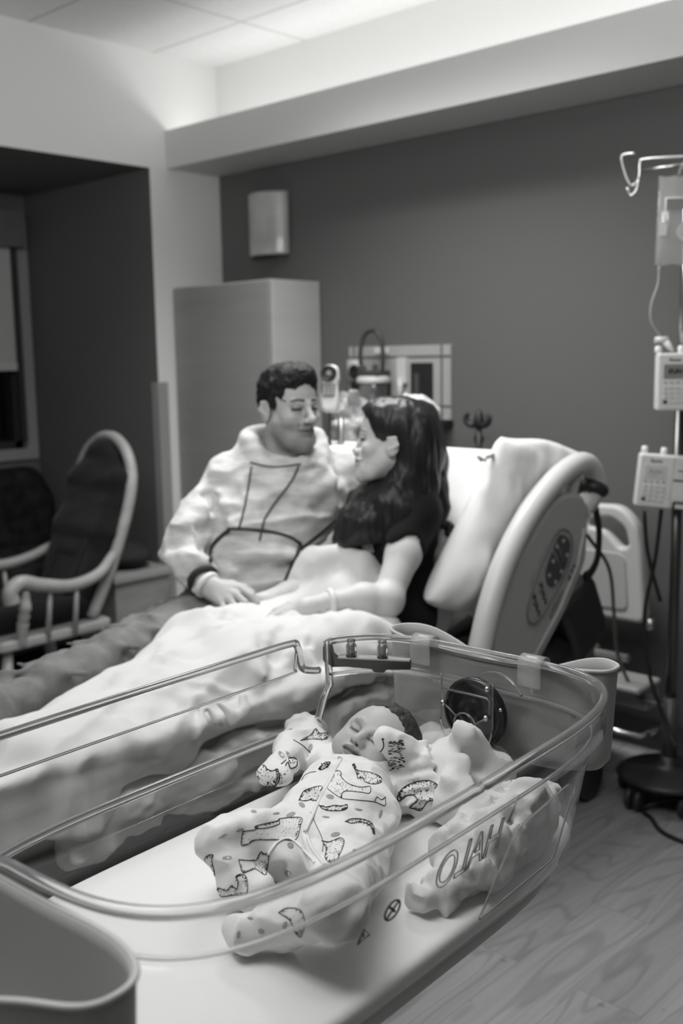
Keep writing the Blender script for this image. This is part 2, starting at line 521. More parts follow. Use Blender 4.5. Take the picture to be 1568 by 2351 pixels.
def floor_mat():
    m = bpy.data.materials.new('vinyl_plank_floor'); m.use_nodes = True
    nt = m.node_tree; b = nt.nodes['Principled BSDF']; L = nt.links.new
    tc = nt.nodes.new('ShaderNodeTexCoord')
    rot = nt.nodes.new('ShaderNodeMapping'); rot.inputs['Rotation'].default_value = (0, 0, PI/2)
    L(tc.outputs['Object'], rot.inputs[0])
    br = nt.nodes.new('ShaderNodeTexBrick')
    br.inputs['Scale'].default_value = 1.0; br.inputs['Brick Width'].default_value = 0.95; br.inputs['Row Height'].default_value = 0.155
    br.inputs['Mortar Size'].default_value = 0.0012; br.inputs['Mortar Smooth'].default_value = 0.2; br.inputs['Bias'].default_value = 0
    br.offset = 0.37; br.inputs['Color1'].default_value = (0.0, 0.0, 0.0, 1); br.inputs['Color2'].default_value = (1, 1, 1, 1); br.inputs['Mortar'].default_value = (0.5, 0.5, 0.5, 1)
    L(rot.outputs[0], br.inputs['Vector'])
    # cathedral grain: rings of a stretched distorted field, shifted per plank
    sep = nt.nodes.new('ShaderNodeSeparateColor'); L(br.outputs['Color'], sep.inputs[0])
    add = nt.nodes.new('ShaderNodeVectorMath'); add.operation = 'ADD'
    cmb = nt.nodes.new('ShaderNodeCombineXYZ')
    sc = nt.nodes.new('ShaderNodeMath'); sc.operation = 'MULTIPLY'; sc.inputs[1].default_value = 13.0
    L(sep.outputs[0], sc.inputs[0]); L(sc.outputs[0], cmb.inputs[1]); L(sc.outputs[0], cmb.inputs[2])
    L(tc.outputs['Object'], add.inputs[0]); L(cmb.outputs[0], add.inputs[1])
    mp = nt.nodes.new('ShaderNodeMapping'); mp.inputs['Scale'].default_value = (6.5, 1.15, 1)
    L(add.outputs[0], mp.inputs[0])
    n1 = nt.nodes.new('ShaderNodeTexNoise'); n1.inputs['Scale'].default_value = 1.0; n1.inputs['Detail'].default_value = 1.5
    L(mp.outputs[0], n1.inputs['Vector'])
    ring = nt.nodes.new('ShaderNodeMath'); ring.operation = 'MULTIPLY'; ring.inputs[1].default_value = 75.0
    L(n1.outputs[0], ring.inputs[0])
    sn = nt.nodes.new('ShaderNodeMath'); sn.operation = 'SINE'; L(ring.outputs[0], sn.inputs[0])
    pw = nt.nodes.new('ShaderNodeMapRange'); pw.inputs[1].default_value = 0.55; pw.inputs[2].default_value = 1.0; pw.inputs[3].default_value = 1.0; pw.inputs[4].default_value = 0.80
    L(sn.outputs[0], pw.inputs[0])
    mp2 = nt.nodes.new('ShaderNodeMapping'); mp2.inputs['Scale'].default_value = (60, 1.6, 1)
    L(add.outputs[0], mp2.inputs[0])
    n2 = nt.nodes.new('ShaderNodeTexNoise'); n2.inputs['Scale'].default_value = 1.0; n2.inputs['Detail'].default_value = 4
    L(mp2.outputs[0], n2.inputs['Vector'])
    r2 = nt.nodes.new('ShaderNodeMapRange'); r2.inputs[1].default_value = 0.25; r2.inputs[2].default_value = 0.75; r2.inputs[3].default_value = 0.84; r2.inputs[4].default_value = 1.12
    L(n2.outputs[0], r2.inputs[0])
    m1 = nt.nodes.new('ShaderNodeMath'); m1.operation = 'MULTIPLY'; L(pw.outputs[0], m1.inputs[0]); L(r2.outputs[0], m1.inputs[1])
    tone = nt.nodes.new('ShaderNodeMapRange'); tone.inputs[3].default_value = 0.29; tone.inputs[4].default_value = 0.35
    L(sep.outputs[0], tone.inputs[0])
    m2 = nt.nodes.new('ShaderNodeMath'); m2.operation = 'MULTIPLY'; L(m1.outputs[0], m2.inputs[0]); L(tone.outputs[0], m2.inputs[1])
    seam = nt.nodes.new('ShaderNodeMapRange'); seam.inputs[3].default_value = 1.0; seam.inputs[4].default_value = 0.72
    L(br.outputs['Fac'], seam.inputs[0])
    m3 = nt.nodes.new('ShaderNodeMath'); m3.operation = 'MULTIPLY'; L(m2.outputs[0], m3.inputs[0]); L(seam.outputs[0], m3.inputs[1])
    # small scuffs
    n3 = nt.nodes.new('ShaderNodeTexNoise'); n3.inputs['Scale'].default_value = 28; n3.inputs['Detail'].default_value = 1
    L(tc.outputs['Object'], n3.inputs['Vector'])
    r3 = nt.nodes.new('ShaderNodeMapRange'); r3.inputs[1].default_value = 0.73; r3.inputs[2].default_value = 0.79; r3.inputs[3].default_value = 1.0; r3.inputs[4].default_value = 0.7
    L(n3.outputs[0], r3.inputs[0])
    m4 = nt.nodes.new('ShaderNodeMath'); m4.operation = 'MULTIPLY'; L(m3.outputs[0], m4.inputs[0]); L(r3.outputs[0], m4.inputs[1])
    L(m4.outputs[0], b.inputs['Base Color'])
    b.inputs['Roughness'].default_value = 0.42; b.inputs['Specular IOR Level'].default_value = 0.4
    return m
def ceiling_mat():
    m = mat('ceiling_tile', 0.78, 0.9, 0.1)
    nt = m.node_tree; b = nt.nodes['Principled BSDF']; L = nt.links.new
    tc = nt.nodes.new('ShaderNodeTexCoord'); mp = nt.nodes.new('ShaderNodeMapping')
    mp.inputs['Location'].default_value = (3.29, -2.971, 0)
    L(tc.outputs['Object'], mp.inputs[0])
    br = nt.nodes.new('ShaderNodeTexBrick'); br.offset = 0.0
    br.inputs['Scale'].default_value = 1.0; br.inputs['Brick Width'].default_value = 1.22; br.inputs['Row Height'].default_value = 0.61
    br.inputs['Mortar Size'].default_value = 0.006; br.inputs['Mortar Smooth'].default_value = 0.1
    br.inputs['Color1'].default_value = br.inputs['Color2'].default_value = (0.9, 0.9, 0.89, 1)
    br.inputs['Mortar'].default_value = (0.6, 0.6, 0.595, 1)
    L(mp.outputs[0], br.inputs['Vector'])
    n = nt.nodes.new('ShaderNodeTexNoise'); n.inputs['Scale'].default_value = 90; n.inputs['Detail'].default_value = 3
    L(tc.outputs['Object'], n.inputs['Vector'])
    r = nt.nodes.new('ShaderNodeMapRange'); r.inputs[1].default_value = 0.3; r.inputs[2].default_value = 0.7; r.inputs[3].default_value = 0.95; r.inputs[4].default_value = 1.03
    L(n.outputs[0], r.inputs[0])
    v = nt.nodes.new('ShaderNodeVectorMath'); v.operation = 'SCALE'; L(br.outputs['Color'], v.inputs[0]); L(r.outputs[0], v.inputs['Scale'])
    L(v.outputs[0], b.inputs['Base Color'])
    bp = nt.nodes.new('ShaderNodeBump'); bp.inputs['Strength'].default_value = 0.4; bp.inputs['Distance'].default_value = 0.004; bp.invert = True
    L(br.outputs['Fac'], bp.inputs['Height']); L(bp.outputs[0], b.inputs['Normal'])
    return m
M_floor = floor_mat(); M_ceil = ceiling_mat()

struct('floor', box((XA-0.2, YB-0.1, -0.1), (XR+0.1, YW+0.1, 0.0)), M_floor)
struct('ceiling', box((XL-0.05, YB-0.1, ZC), (XR+0.1, YW+0.1, ZC+0.1)), M_ceil)
# headboard wall: dark accent paint below the valance, white above
struct('wall_back', box((XL-0.1, YW, 0), (XR+0.1, YW+0.12, VZ0)), M_dark)
struct('wall_back_upper', box((XL-0.1, YW, VZ0), (XR+0.1, YW+0.12, ZC+0.1)), M_white)
# left wall with the alcove opening: header, right pier, left pier
bm = bmesh.new()
bm_box(bm, (XA-0.12, YJ, 0), (XL, YW+0.1, ZC+0.1))
bm_box(bm, (XA-0.12, 0.0, ZH), (XL, YJ, ZC+0.1))
bm_box(bm, (XA-0.12, YB-0.1, 0), (XL, 0.0, ZC+0.1))
wl = struct('wall_left', bm, [M_white, M_alcove])
for p in wl.data.polygons:                       # the jamb and the soffit inside the alcove carry the alcove paint
    n = p.normal; c = p.center
    if (n.y < -0.9 and abs(c.y-YJ) < 0.01) or (n.y > 0.9 and abs(c.y) < 0.01) or (n.z < -0.9 and abs(c.z-ZH) < 0.01):
        p.material_index = 1
# alcove window wall with a window hole
WY0, WY1, WZ0, WZ1 = 1.15, 2.862, 0.95, 2.08
bm = bmesh.new()
bm_box(bm, (XA-0.12, 0.0, 0), (XA, YJ, WZ0)); bm_box(bm, (XA-0.12, 0.0, WZ1), (XA, YJ, ZH))
bm_box(bm, (XA-0.12, 0.0, WZ0), (XA, WY0, WZ1)); bm_box(bm, (XA-0.12, WY1, WZ0), (XA, YJ, WZ1))
struct('wall_alcove', bm, M_alcove)
struct('wall_right', box((XR, YB-0.1, 0), (XR+0.1, YW+0.1, ZC)), M_white)
struct('wall_front', box((XA-0.12, YB-0.1, 0), (XR+0.1, YB, ZC)), M_white)
# valance: face board and bottom shelf of the indirect-light trough along the headboard wall
bm = bmesh.new()
bm_box(bm, (XL, VY, VZ0), (XR, VY+0.02, VZ1)); bm_box(bm, (XL, VY+0.02, VZ0), (XR, YW, VZ0+0.018))
struct('trim_1', bm, mat('valance_paint', 0.68, 0.55, 0.3, bump=(140, 0.03)))
# clear corner guard on the pier
bm = bmesh.new()
bm_box(bm, (XL, YJ-0.004, 0.12), (XL+0.004, YJ+0.052, 1.30)); bm_box(bm, (XL-0.05, YJ-0.004, 0.12), (XL, YJ, 1.30))
bevel_mod(struct('trim_2', bm, mat('corner_guard_plastic', 0.36, 0.35, 0.5)), 0.0015)
# baseboards
M_base = mat('rubber_base', 0.07, 0.5)
struct('baseboard_back', box((XL, YW-0.008, 0), (XR, YW, 0.10)), M_base)
struct('baseboard_left', box((XL, YJ, 0), (XL+0.008, YW, 0.10)), M_base)
struct('baseboard_alcove', box((XA, YJ-0.008, 0), (XL, YJ, 0.10)), M_base)

# window in the alcove
M_frame = mat('window_frame_paint', 0.36, 0.5, 0.4)
bm = bmesh.new()
c = 0.055
for lo, hi in (((XA-0.03, WY1-0.004, WZ0-c), (XA+0.022, WY1+c, WZ1+c)), ((XA-0.03, WY0-c, WZ0-c), (XA+0.022, WY0+0.004, WZ1+c)),
               ((XA-0.03, WY0, WZ0-c), (XA+0.022, WY1, WZ0+0.004)), ((XA-0.03, WY0, WZ1-0.004), (XA+0.022, WY1, WZ1+c))):
    bm_box(bm, lo, hi)
win = bevel_mod(struct('window_1', bm, M_frame), 0.004)
obj('window_sash', bm_box(bm_box(bm_box(bm_box(bmesh.new(), (XA-0.09, WY0, WZ0), (XA-0.05, WY0+0.04, WZ1)), (XA-0.09, WY1-0.04, WZ0), (XA-0.05, WY1, WZ1)),
    (XA-0.09, WY0, WZ0), (XA-0.05, WY1, WZ0+0.04)), (XA-0.09, WY0, WZ1-0.04), (XA-0.05, WY1, WZ1)), mat('dark_sash', 0.05, 0.4), win)
obj('window_pane', box((XA-0.075, WY0+0.03, WZ0+0.03), (XA-0.068, WY1-0.03, WZ1-0.03)), glass_mat('window_glass', 0.9, 0.0, 1.45), win)
# night sky behind the pane is the dark world

# roller blind half drawn
t = thing('roller_blind', (XA+0.06, 2.1, 2.15), 'grey roller blind half lowered over the dark alcove window', 'blind')
obj('headbox', bm_box(bmesh.new(), (XA+0.023, 1.2, 1.975), (XA+0.11, 2.858, 2.15)), mat('blind_headbox', 0.16, 0.5), t)
obj('blind_fabric', box((XA+0.035, 1.22, 1.40), (XA+0.038, 2.806, 2.0)), mat('blind_fabric', 0.55, 0.8, bump=(300, 0.05)), t)
obj('bottom_bar', box((XA+0.028, 1.22, 1.36), (XA+0.045, 2.806, 1.40)), mat('blind_bar', 0.62, 0.6), t)
obj('side_channel', box((XA+0.022, 2.812, 1.0), (XA+0.05, 2.835, 1.98)), mat('blind_channel', 0.05, 0.5), t)

# wall sconce: curved frosted shade
t = thing('wall_sconce', (-3.52, 3.33, 2.0), 'unlit curved frosted glass wall sconce on the dark wall above the wardrobe', 'wall lamp')
P = np.zeros((21, 24, 3))
for i, a in enumerate(np.linspace(-1, 1, 21)):
    for j, z in enumerate(np.linspace(1.858, 2.132, 24)):
        P[i, j] = (-3.523+0.127*a, 3.315-0.075*(1-a*a)**0.8, z)
sh = obj('lamp_shade', grid_mesh('lamp_shade', P), mat('frosted_shade', 0.5, 0.35, 0.5, var=(5, 0.25, (1, 1, 1)), coat=0.2), t, True)
sm = sh.modifiers.new('solid', 'SOLIDIFY'); sm.thickness = 0.005
obj('back_plate', box((-3.60, 3.318, 1.90), (-3.45, 3.33, 2.09)), mat('sconce_plate', 0.3, 0.4, metal=0.6), t)
obj('lamp_holder', box((-3.55, 3.28, 1.97), (-3.50, 3.318, 2.02)), mat('sconce_holder', 0.5, 0.4), t)

# narrow wardrobe in the corner
t = thing('wardrobe', (-3.54, 3.18, 0), 'tall pale laminate wardrobe in the corner below the wall sconce', 'wardrobe')
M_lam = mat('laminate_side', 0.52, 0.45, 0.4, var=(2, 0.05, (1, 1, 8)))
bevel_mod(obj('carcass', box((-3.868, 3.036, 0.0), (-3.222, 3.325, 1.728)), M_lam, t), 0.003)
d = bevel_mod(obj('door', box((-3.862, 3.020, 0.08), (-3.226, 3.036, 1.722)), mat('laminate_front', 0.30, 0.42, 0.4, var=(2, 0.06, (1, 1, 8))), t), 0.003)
obj('handle', tube(smooth_path([(-3.28, 3.022, 0.95), (-3.28, 2.995, 0.96), (-3.28, 2.995, 1.07), (-3.28, 3.022, 1.08)], 6), 0.005), mat('handle_metal', 0.5, 0.3, metal=1.0), d)
# ================================================================== HOSPITAL BED
M_plast = mat('bed_plastic', 0.60, 0.38, 0.45, bump=(220, 0.02))
M_plast2 = mat('bed_plastic_grey', 0.46, 0.42, 0.45, bump=(220, 0.03))
M_black = mat('black_plastic', 0.018, 0.45, 0.4)
M_frameg = mat('bed_frame_grey', 0.10, 0.45, 0.4)
M_sheet = mat('white_sheet', 0.70, 0.85, 0.15, bump=(60, 0.05), sheen=0.2)
M_blanket = mat('white_blanket', 0.70, 0.95, 0.1, bump=(420, 0.12), sheen=0.3)

bed = thing('hospital_bed', (-2.06, 1.9, 0), 'adjustable hospital bed with raised head section and moulded plastic rails', 'bed')
# headboard with a handle loop at each end
BX = -2.06
half = [(-1.559, 0.504), (-1.579, 0.755), (-1.600, 0.845), (-1.661, 0.897), (-1.770, 0.892)]
hole = [(-1.775, 0.815), (-1.713, 0.808), (-1.655, 0.752), (-1.624, 0.762), (-1.640, 0.822), (-1.692, 0.852), (-1.775, 0.838)]
mid = [(-1.80, 0.86), (-1.86, 0.84)]
full = half+mid
full = full+[(2*BX-x, z) for x, z in full[::-1]]
out = rounded([(x, z) for x, z in full], 0.035)
MH = Matrix(((1, 0, 0, 0), (0, 0, 1, 3.15), (0, 1, 0, 0), (0, 0, 0, 1)))
me = plate([out, rounded(hole, 0.02), rounded([(2*BX-x, z) for x, z in hole[::-1]], 0.02)], 0.05, 0.014, MH)
hb = obj('headboard', me, M_plast, bed, True)
obj('inset_panel', plate([rounded([(-1.62, 0.545), (-1.635, 0.735), (-2.485, 0.735), (-2.50, 0.545)], 0.03)], 0.006, 0.002, Matrix.Translation((0, -0.027, 0)) @ MH), mat('headboard_inset', 0.50, 0.4), hb, True)
# frame, deck, base
bm = bmesh.new()
bm_box(bm, (-2.50, 0.35, 0.44), (-1.64, 2.25, 0.50)); bm_box(bm, (-2.46, 2.1, 0.36), (-1.70, 3.10, 0.42))
bevel_mod(obj('deck', bm, M_frameg, bed), 0.01)
# base cover with stepped pale plastic tray at the head end
bm = bmesh.new()
bm_box(bm, (-2.50, 2.35, 0.28), (-1.58, 3.05, 0.33))
bevel_mod(obj('base_cover', bm, mat('base_cover_plastic', 0.48, 0.4), bed), 0.015, 3)
bm = bmesh.new()
bm_box(bm, (-2.45, 0.5, 0.17), (-2.37, 3.05, 0.28)); bm_box(bm, (-1.75, 0.5, 0.17), (-1.67, 3.05, 0.28))
for y in (0.6, 1.7, 2.95): bm_box(bm, (-2.45, y, 0.17), (-1.67, y+0.08, 0.26))
bevel_mod(obj('base_frame', bm, M_frameg, bed), 0.008)
bm = bmesh.new()
bm_box(bm, (-1.72, 2.98, 0.26), (-1.47, 3.07, 0.335)); bm_box(bm, (-1.60, 2.90, 0.335), (-1.46, 3.06, 0.36))
bevel_mod(obj('bumper', bm, mat('bumper_plastic', 0.34, 0.4), bed), 0.012, 3)
obj('bumper_rail', tube([(-1.72, 2.92, 0.20), (-1.46, 2.92, 0.20), (-1.45, 3.06, 0.20)], 0.012), mat('chrome', 0.7, 0.15, metal=1.0), bed)
obj('socket_post', tube([(-1.79, 3.02, 0.33), (-1.79, 3.02, 0.50)], 0.024), M_plast2, bed)
obj('cross_rail', tube([(-2.5, 3.06, 0.40), (-1.58, 3.06, 0.40)], 0.014), mat('zinc', 0.45, 0.35, metal=0.7), bed)
obj('bolt', tube([(-1.555, 3.12, 0.50), (-1.535, 3.12, 0.50), (-1.535, 3.12, 0.53)], 0.012), mat('bolt_steel', 0.5, 0.3, metal=1), bed)
# lifting arms under the raised back
bm = bmesh.new()
for x in (-2.35, -1.85):
    bm_tube(bm, [(x, 2.0, 0.45), (x, 2.75, 0.62), (x, 2.9, 0.42)], 0.03, 8)
bm_box(bm, (-2.42, 2.25, 0.40), (-1.78, 2.72, 0.56))
obj('lift_frame', bm, M_black, bed)
def caster(x, y, r, name, parent, m1, m2, thick=0.03):
    bm = bmesh.new()
    Mx = Matrix.Translation((x, y, r)) @ Matrix.Rotation(PI/2, 4, 'Y')
    for s in (-1, 1):
        bm_lathe(bm, [(0.001, -thick/2), (r*0.8, -thick/2), (r, -thick/3), (r, thick/3), (r*0.8, thick/2), (0.001, thick/2)], 20, Matrix.Translation((s*thick*0.75, 0, 0)) @ Mx)
    c = obj(name, bm, m1, parent)
    bm = bmesh.new()
    bm_box(bm, (x-thick*0.25, y-r*0.3, r*0.9), (x+thick*0.25, y+r*0.6, r*2.1)); bm_tube(bm, [(x, y+r*0.4, r*1.9), (x, y+r*0.4, r*2.7)], r*0.25, 8)
    bevel_mod(obj('fork', bm, m2, c), 0.003)
    return c
for x, y in ((-2.41, 0.65), (-1.71, 0.65), (-2.41, 2.85), (-1.60, 2.80)):
    caster(x, y, 0.075, 'caster', bed, mat('caster_rubber', 0.03, 0.5), M_frameg, 0.035)

# side rails: built once in the (y, z) plane, the second is a mirrored copy on the far side
tub = [(2.125, 0.555), (2.150, 0.640), (2.195, 0.751), (2.264, 0.860), (2.378, 0.972), (2.509, 1.050), (2.620, 1.085), (2.690, 1.076), (2.728, 1.030), (2.705, 0.980), (2.650, 0.950)]
pan = [(2.470, 1.000), (2.530, 1.016), (2.632, 1.000), (2.660, 0.939), (2.652, 0.800), (2.544, 0.672), (2.400, 0.550), (2.250, 0.545), (2.195, 0.595), (2.184, 0.662), (2.216, 0.765), (2.290, 0.866), (2.345, 0.905), (2.40, 0.955)]
pad = [(2.514, 0.913), (2.550, 0.893), (2.560, 0.850), (2.530, 0.790), (2.470, 0.735), (2.406, 0.683), (2.360, 0.672), (2.336, 0.690), (2.338, 0.730), (2.382, 0.804), (2.430, 0.862), (2.475, 0.905)]
key = [(2.500, 0.900), (2.540, 0.880), (2.543, 0.845), (2.515, 0.795), (2.480, 0.765), (2.445, 0.760), (2.423, 0.780), (2.421, 0.816), (2.450, 0.860), (2.475, 0.890)]
def rail(side):
    X = -1.53 if side > 0 else 2*BX+1.53
    MR = Matrix(((0, 0, 1, X), (1, 0, 0, 0), (0, 1, 0, 0), (0, 0, 0, 1)))
    def off(d): return Matrix.Translation((side*d, 0, 0)) @ MR
    r = obj('side_rail', plate([rounded(pan, 0.03)], 0.046, 0.016, MR, 4), M_plast2, bed, True)
    P = smooth_path([(X, y, z) for y, z in tub], 6)
    obj('rail_tube', tube(P, 0.032, 16), M_plast, r)
    for q in ([(X, 2.29, 0.83), (X, 2.35, 0.80)], [(X, 2.62, 1.08), (X, 2.58, 0.97)]):
        obj('rail_bracket', tube(q, 0.02, 10), M_plast2, r)
    # ridge along the lower edge
    obj('ridge', tube([(X+side*0.022, y, z) for y, z in ((2.632, 0.90), (2.60, 0.80), (2.50, 0.68), (2.36, 0.565))], 0.006, 8), M_plast2, r)
    return r, off, X
r1, off, X = rail(1)
cp = obj('control_panel', plate([rounded(pad, 0.012)], 0.006, 0.0025, off(0.0235)), mat('control_panel_grey', 0.40, 0.4), r1, True)
obj('panel_outline', tube([(X+0.0265, p[0], p[1]) for p in smooth_path(pad, 4, True)], 0.0022, 6, closed=True), mat('panel_outline', 0.16, 0.5), cp)
kp = obj('keypad', plate([smooth_path([np.array(p) for p in key], 5, True)], 0.004, 0.0015, off(0.0275)), mat('keypad_dark', 0.075, 0.4), cp, True)
for y, z in ((2.508, 0.882), (2.528, 0.838), (2.475, 0.870), (2.455, 0.832), (2.436, 0.795), (2.500, 0.795), (2.470, 0.770)):
    obj('key_button', plate([[(0.006*math.cos(a), 0.006*math.sin(a)) for a in np.linspace(0, 2*PI, 13)[:-1]]], 0.003, 0.0008, off(0.0298) @ Matrix.Translation((y, z, 0))), mat('key_white', 0.45, 0.4), kp)
bm = bmesh.new()
for p, q in (((2.452, 0.865), (2.500, 0.800)), ((2.470, 0.882), (2.516, 0.815))):
    bm_tube(bm, [(X+0.0298, *p), (X+0.0298, *q)], 0.002, 6)
obj('key_divider', bm, mat('key_divider', 0.2, 0.4), kp)
# pictograms of a reclining patient: head, back, thigh, shin strokes
def pict(y, z):
    bm = bmesh.new(); x = X+0.0275
    bm_tube(bm, [(x, y-0.016, z+0.026), (x, y-0.006, z+0.030), (x, y-0.004, z+0.018)], 0.0035, 6)
    bm_tube(bm, [(x, y-0.004, z+0.016), (x, y+0.010, z-0.004), (x, y+0.004, z-0.016), (x, y+0.018, z-0.020), (x, y+0.014, z-0.034)], 0.0028, 6)
    bm_tube(bm, [(x, y-0.014, z+0.010), (x, y+0.002, z-0.006)], 0.002, 6)
    obj('pictogram', bm, mat('pictogram_ink', 0.05, 0.5), cp)
pict(2.372, 0.722); pict(2.405, 0.750)
# writing along the rail
tA, tB = at(1262, 1420, 0, X+0.023), at(1322, 1300, 0, X+0.023)
dv = (tB-tA)[1:]; TL_ = float(np.linalg.norm(dv)); dv = dv/TL_
MT = frame((X+0.0235, (tA[1]+tB[1])/2, (tA[2]+tB[2])/2), (0, dv[0], dv[1]), (0, -dv[1], dv[0]))
obj('rail_lettering', text_mesh('AFFINITY', 0.024, MT @ Matrix.Translation((-TL_*0.24, 0.0, 0)), 0.0006), mat('lettering_grey', 0.12, 0.5), r1)
obj('rail_number', text_mesh('4.23', 0.032, MT @ Matrix.Translation((TL_*0.36, 0.002, 0)), 0.0006, 0.0006), mat('lettering_dark', 0.09, 0.5), r1)
eA, eB = at(1213, 1348, 0, X+0.023), at(1258, 1245, 0, X+0.023)
ed = (eB-eA)[1:]; ed = ed/np.linalg.norm(ed)
MT2 = frame((X+0.0232, (eA[1]+eB[1])/2, (eA[2]+eB[2])/2), (0, ed[0], ed[1]), (0, -ed[1], ed[0]))
obj('embossed_lettering', text_mesh('HILL-ROM', 0.030, MT2, 0.0008, xs=1.0), mat('emboss_grey', 0.40, 0.42), r1)
rail(-1)
# headboard-side motor housing behind the rail
bm = bmesh.new()
bm_box(bm, (-1.66, 2.60, 0.50), (-1.52, 2.80, 0.72), Matrix.Translation((0, 2.7, 0.6)) @ Matrix.Rotation(0.5, 4, 'X') @ Matrix.Translation((0, -2.7, -0.6)))
mh = bevel_mod(obj('motor_housing', bm, mat('motor_housing_black', 0.022, 0.4), bed), 0.03, 3)
obj('release_handle', tube([(-1.58, 2.60, 0.55), (-1.56, 2.50, 0.46), (-1.56, 2.44, 0.40), (-1.55, 2.42, 0.385)], [0.05, 0.045, 0.025, 0.018], 10), M_black, mh)
# cable looping down from the rail
obj('power_cable', tube(smooth_path([(-1.56, 2.74, 0.86), (-1.55, 2.86, 0.74), (-1.55, 2.90, 0.58), (-1.55, 2.93, 0.45), (-1.50, 2.96, 0.32), (-1.43, 2.97, 0.30), (-1.36, 2.98, 0.29)], 8), 0.006), mat('cable_grey', 0.12, 0.5), bed)

# mattress: seat section and raised back section
YS, ZS = 2.08, 0.66
def bedcurve(s, off):
    "profile of the mattress top in (y, z); s metres from the hinge, positive up the back"
    ca, sa = math.cos(math.radians(51)), math.sin(math.radians(51))
    return (YS+s*ca, ZS+s*sa) if s > 0 else (YS+s, ZS)
prof = []
pts2 = [(1.72, 0.64), (1.72, 0.66), (1.80, 0.66), (1.88, 0.66), (1.98, 0.662), (2.06, 0.675), (2.12, 0.725), (2.25, 0.875), (2.40, 1.055), (2.455, 1.122),
        (2.50, 1.130), (2.56, 1.09), (2.57, 1.06), (2.46, 0.955), (2.33, 0.79), (2.20, 0.63), (2.12, 0.55), (2.0, 0.505), (1.80, 0.505), (1.74, 0.505), (1.72, 0.53)]
pl = rounded(pts2, 0.03, 3)
MM = Matrix(((0, 0, 1, BX), (1, 0, 0, 0), (0, 1, 0, 0), (0, 0, 0, 1)))
mt = tag(obj('mattress', plate([pl], 0.70, 0.014, Matrix.Translation((0.01, 0, 0)) @ MM, 4), M_sheet, None, True), 'white sheeted hospital mattress bent up behind the sitting couple', 'mattress')
fm = [(0.36, 0.52), (0.36, 0.60), (1.0, 0.605), (1.68, 0.605), (1.71, 0.59), (1.71, 0.52), (1.68, 0.505), (1.0, 0.505), (0.40, 0.505)]
tag(obj('foot_mattress', plate([rounded(fm, 0.03, 3)], 0.56, 0.014, Matrix.Translation((0.09, 0, 0)) @ MM, 4), M_sheet, None, True), 'lower foot section mattress of the bed under the legs and the blanket', 'mattress')
# ================================================================== BASSINET
BA = math.radians(2.5)
BO = np.array([-0.865, 0.847, 0.0])
MB = Matrix.Translation(Vector(BO)) @ Matrix.Rotation(BA, 4, 'Z')      # local: u across (+ aisle side), v towards the head, z up
def bl(u, v, z): return np.array(MB @ Vector((u, v, z)))
TA, TB = 0.262, 0.415
M_clear = clear_mat('clear_acrylic', 0.975, 0.75, 0.04)
M_lip = glass_mat('acrylic_edge', 0.97, 0.10, 1.47)
M_lip.node_tree.nodes['Principled BSDF'].inputs['Transmission Weight'].default_value = 0.9
M_bin = mat('grey_bin_plastic', 0.43, 0.5, 0.35, bump=(260, 0.03))
def outline(t, a=TA, b=TB, n=4.2):
    c, s = math.cos(t), math.sin(t)
    return (a*math.copysign(abs(c)**(2/n), c), b*math.copysign(abs(s)**(2/n), s))
# outline points: dense, uniform in arc length, with an abrupt pair at the notch
T = np.linspace(0, 2*PI, 4001)[:-1]
O_ = np.array([outline(t) for t in T])
seg = np.linalg.norm(np.diff(np.vstack([O_, O_[:1]]), axis=0), axis=1); cum = np.concatenate([[0], np.cumsum(seg)])
S_ = np.linspace(0, cum[-1], 221)[:-1]
OU = np.stack([np.interp(S_, cum, np.append(O_[:, i], O_[0, i])) for i in (0, 1)], -1)
NOTCH = 0.318
ztop = []
for u, v in OU:
    if u < -0.12 and v < NOTCH and v > -0.30: z = 0.828 + 0.055*smoothstep(0.285, NOTCH, v)
    elif u < 0.03 and v <= -0.20: z = 0.828+0.122*float(smoothstep(-0.235, 0.03, u))
    else: z = 0.95
    ztop.append(z)
# insert the abrupt edge
k = [i for i in range(len(OU)) if OU[i, 0] < 0 and OU[i, 1] >= NOTCH > OU[(i+1) % len(OU), 1]][0]
f = (OU[k, 1]-NOTCH)/(OU[k, 1]-OU[k+1, 1]); e = OU[k]*(1-f)+OU[k+1]*f
OU = np.vstack([OU[:k+1], e, e+[0, -0.0006], OU[k+1:]])
ztop = ztop[:k+1]+[0.95, 0.883]+ztop[k+1:]
ztop = np.array(ztop); NO = len(OU)
ZF = 0.735
def inset(z): return 0.0 if z > 0.908 else (0.013 if z > 0.897 else 0.013+0.030*(0.897-z)/(0.897-ZF))
def wall_pt(i, z):
    d = inset(z); u, v = OU[i]
    return (u*(1-d/TA), v*(1-d/TB), z)
bm = bmesh.new(); cols = []
ROWS = 14
for i in range(NO):
    zs = list(np.linspace(ZF+0.012, min(0.897, ztop[i]), 8))+[min(0.8975, ztop[i]), min(0.9085, ztop[i]), min(0.930, ztop[i]), ztop[i]]
    col = [bm.verts.new(MB @ Vector((*[q*(1-0.010/TA) for q in wall_pt(i, ZF)[:2]], ZF)))]
    for z in zs: col.append(bm.verts.new(MB @ Vector(wall_pt(i, z+0.00001*len(col)))))
    cols.append(col)
for i in range(NO):
    A, B2 = cols[i], cols[(i+1) % NO]
    for j in range(len(A)-1):
        fc = bm.faces.new((A[j], B2[j], B2[j+1], A[j+1])); fc.smooth = True
bm.faces.new([c[0] for c in cols][::-1])
bas = thing('bassinet', bl(0, 0, 0), 'clear hospital bassinet on a stand with the sleeping baby inside', 'bassinet')
tubo = obj('tub', bm, M_clear, bas)
sm = tubo.modifiers.new('solid', 'SOLIDIFY'); sm.thickness = 0.003; sm.offset = 1
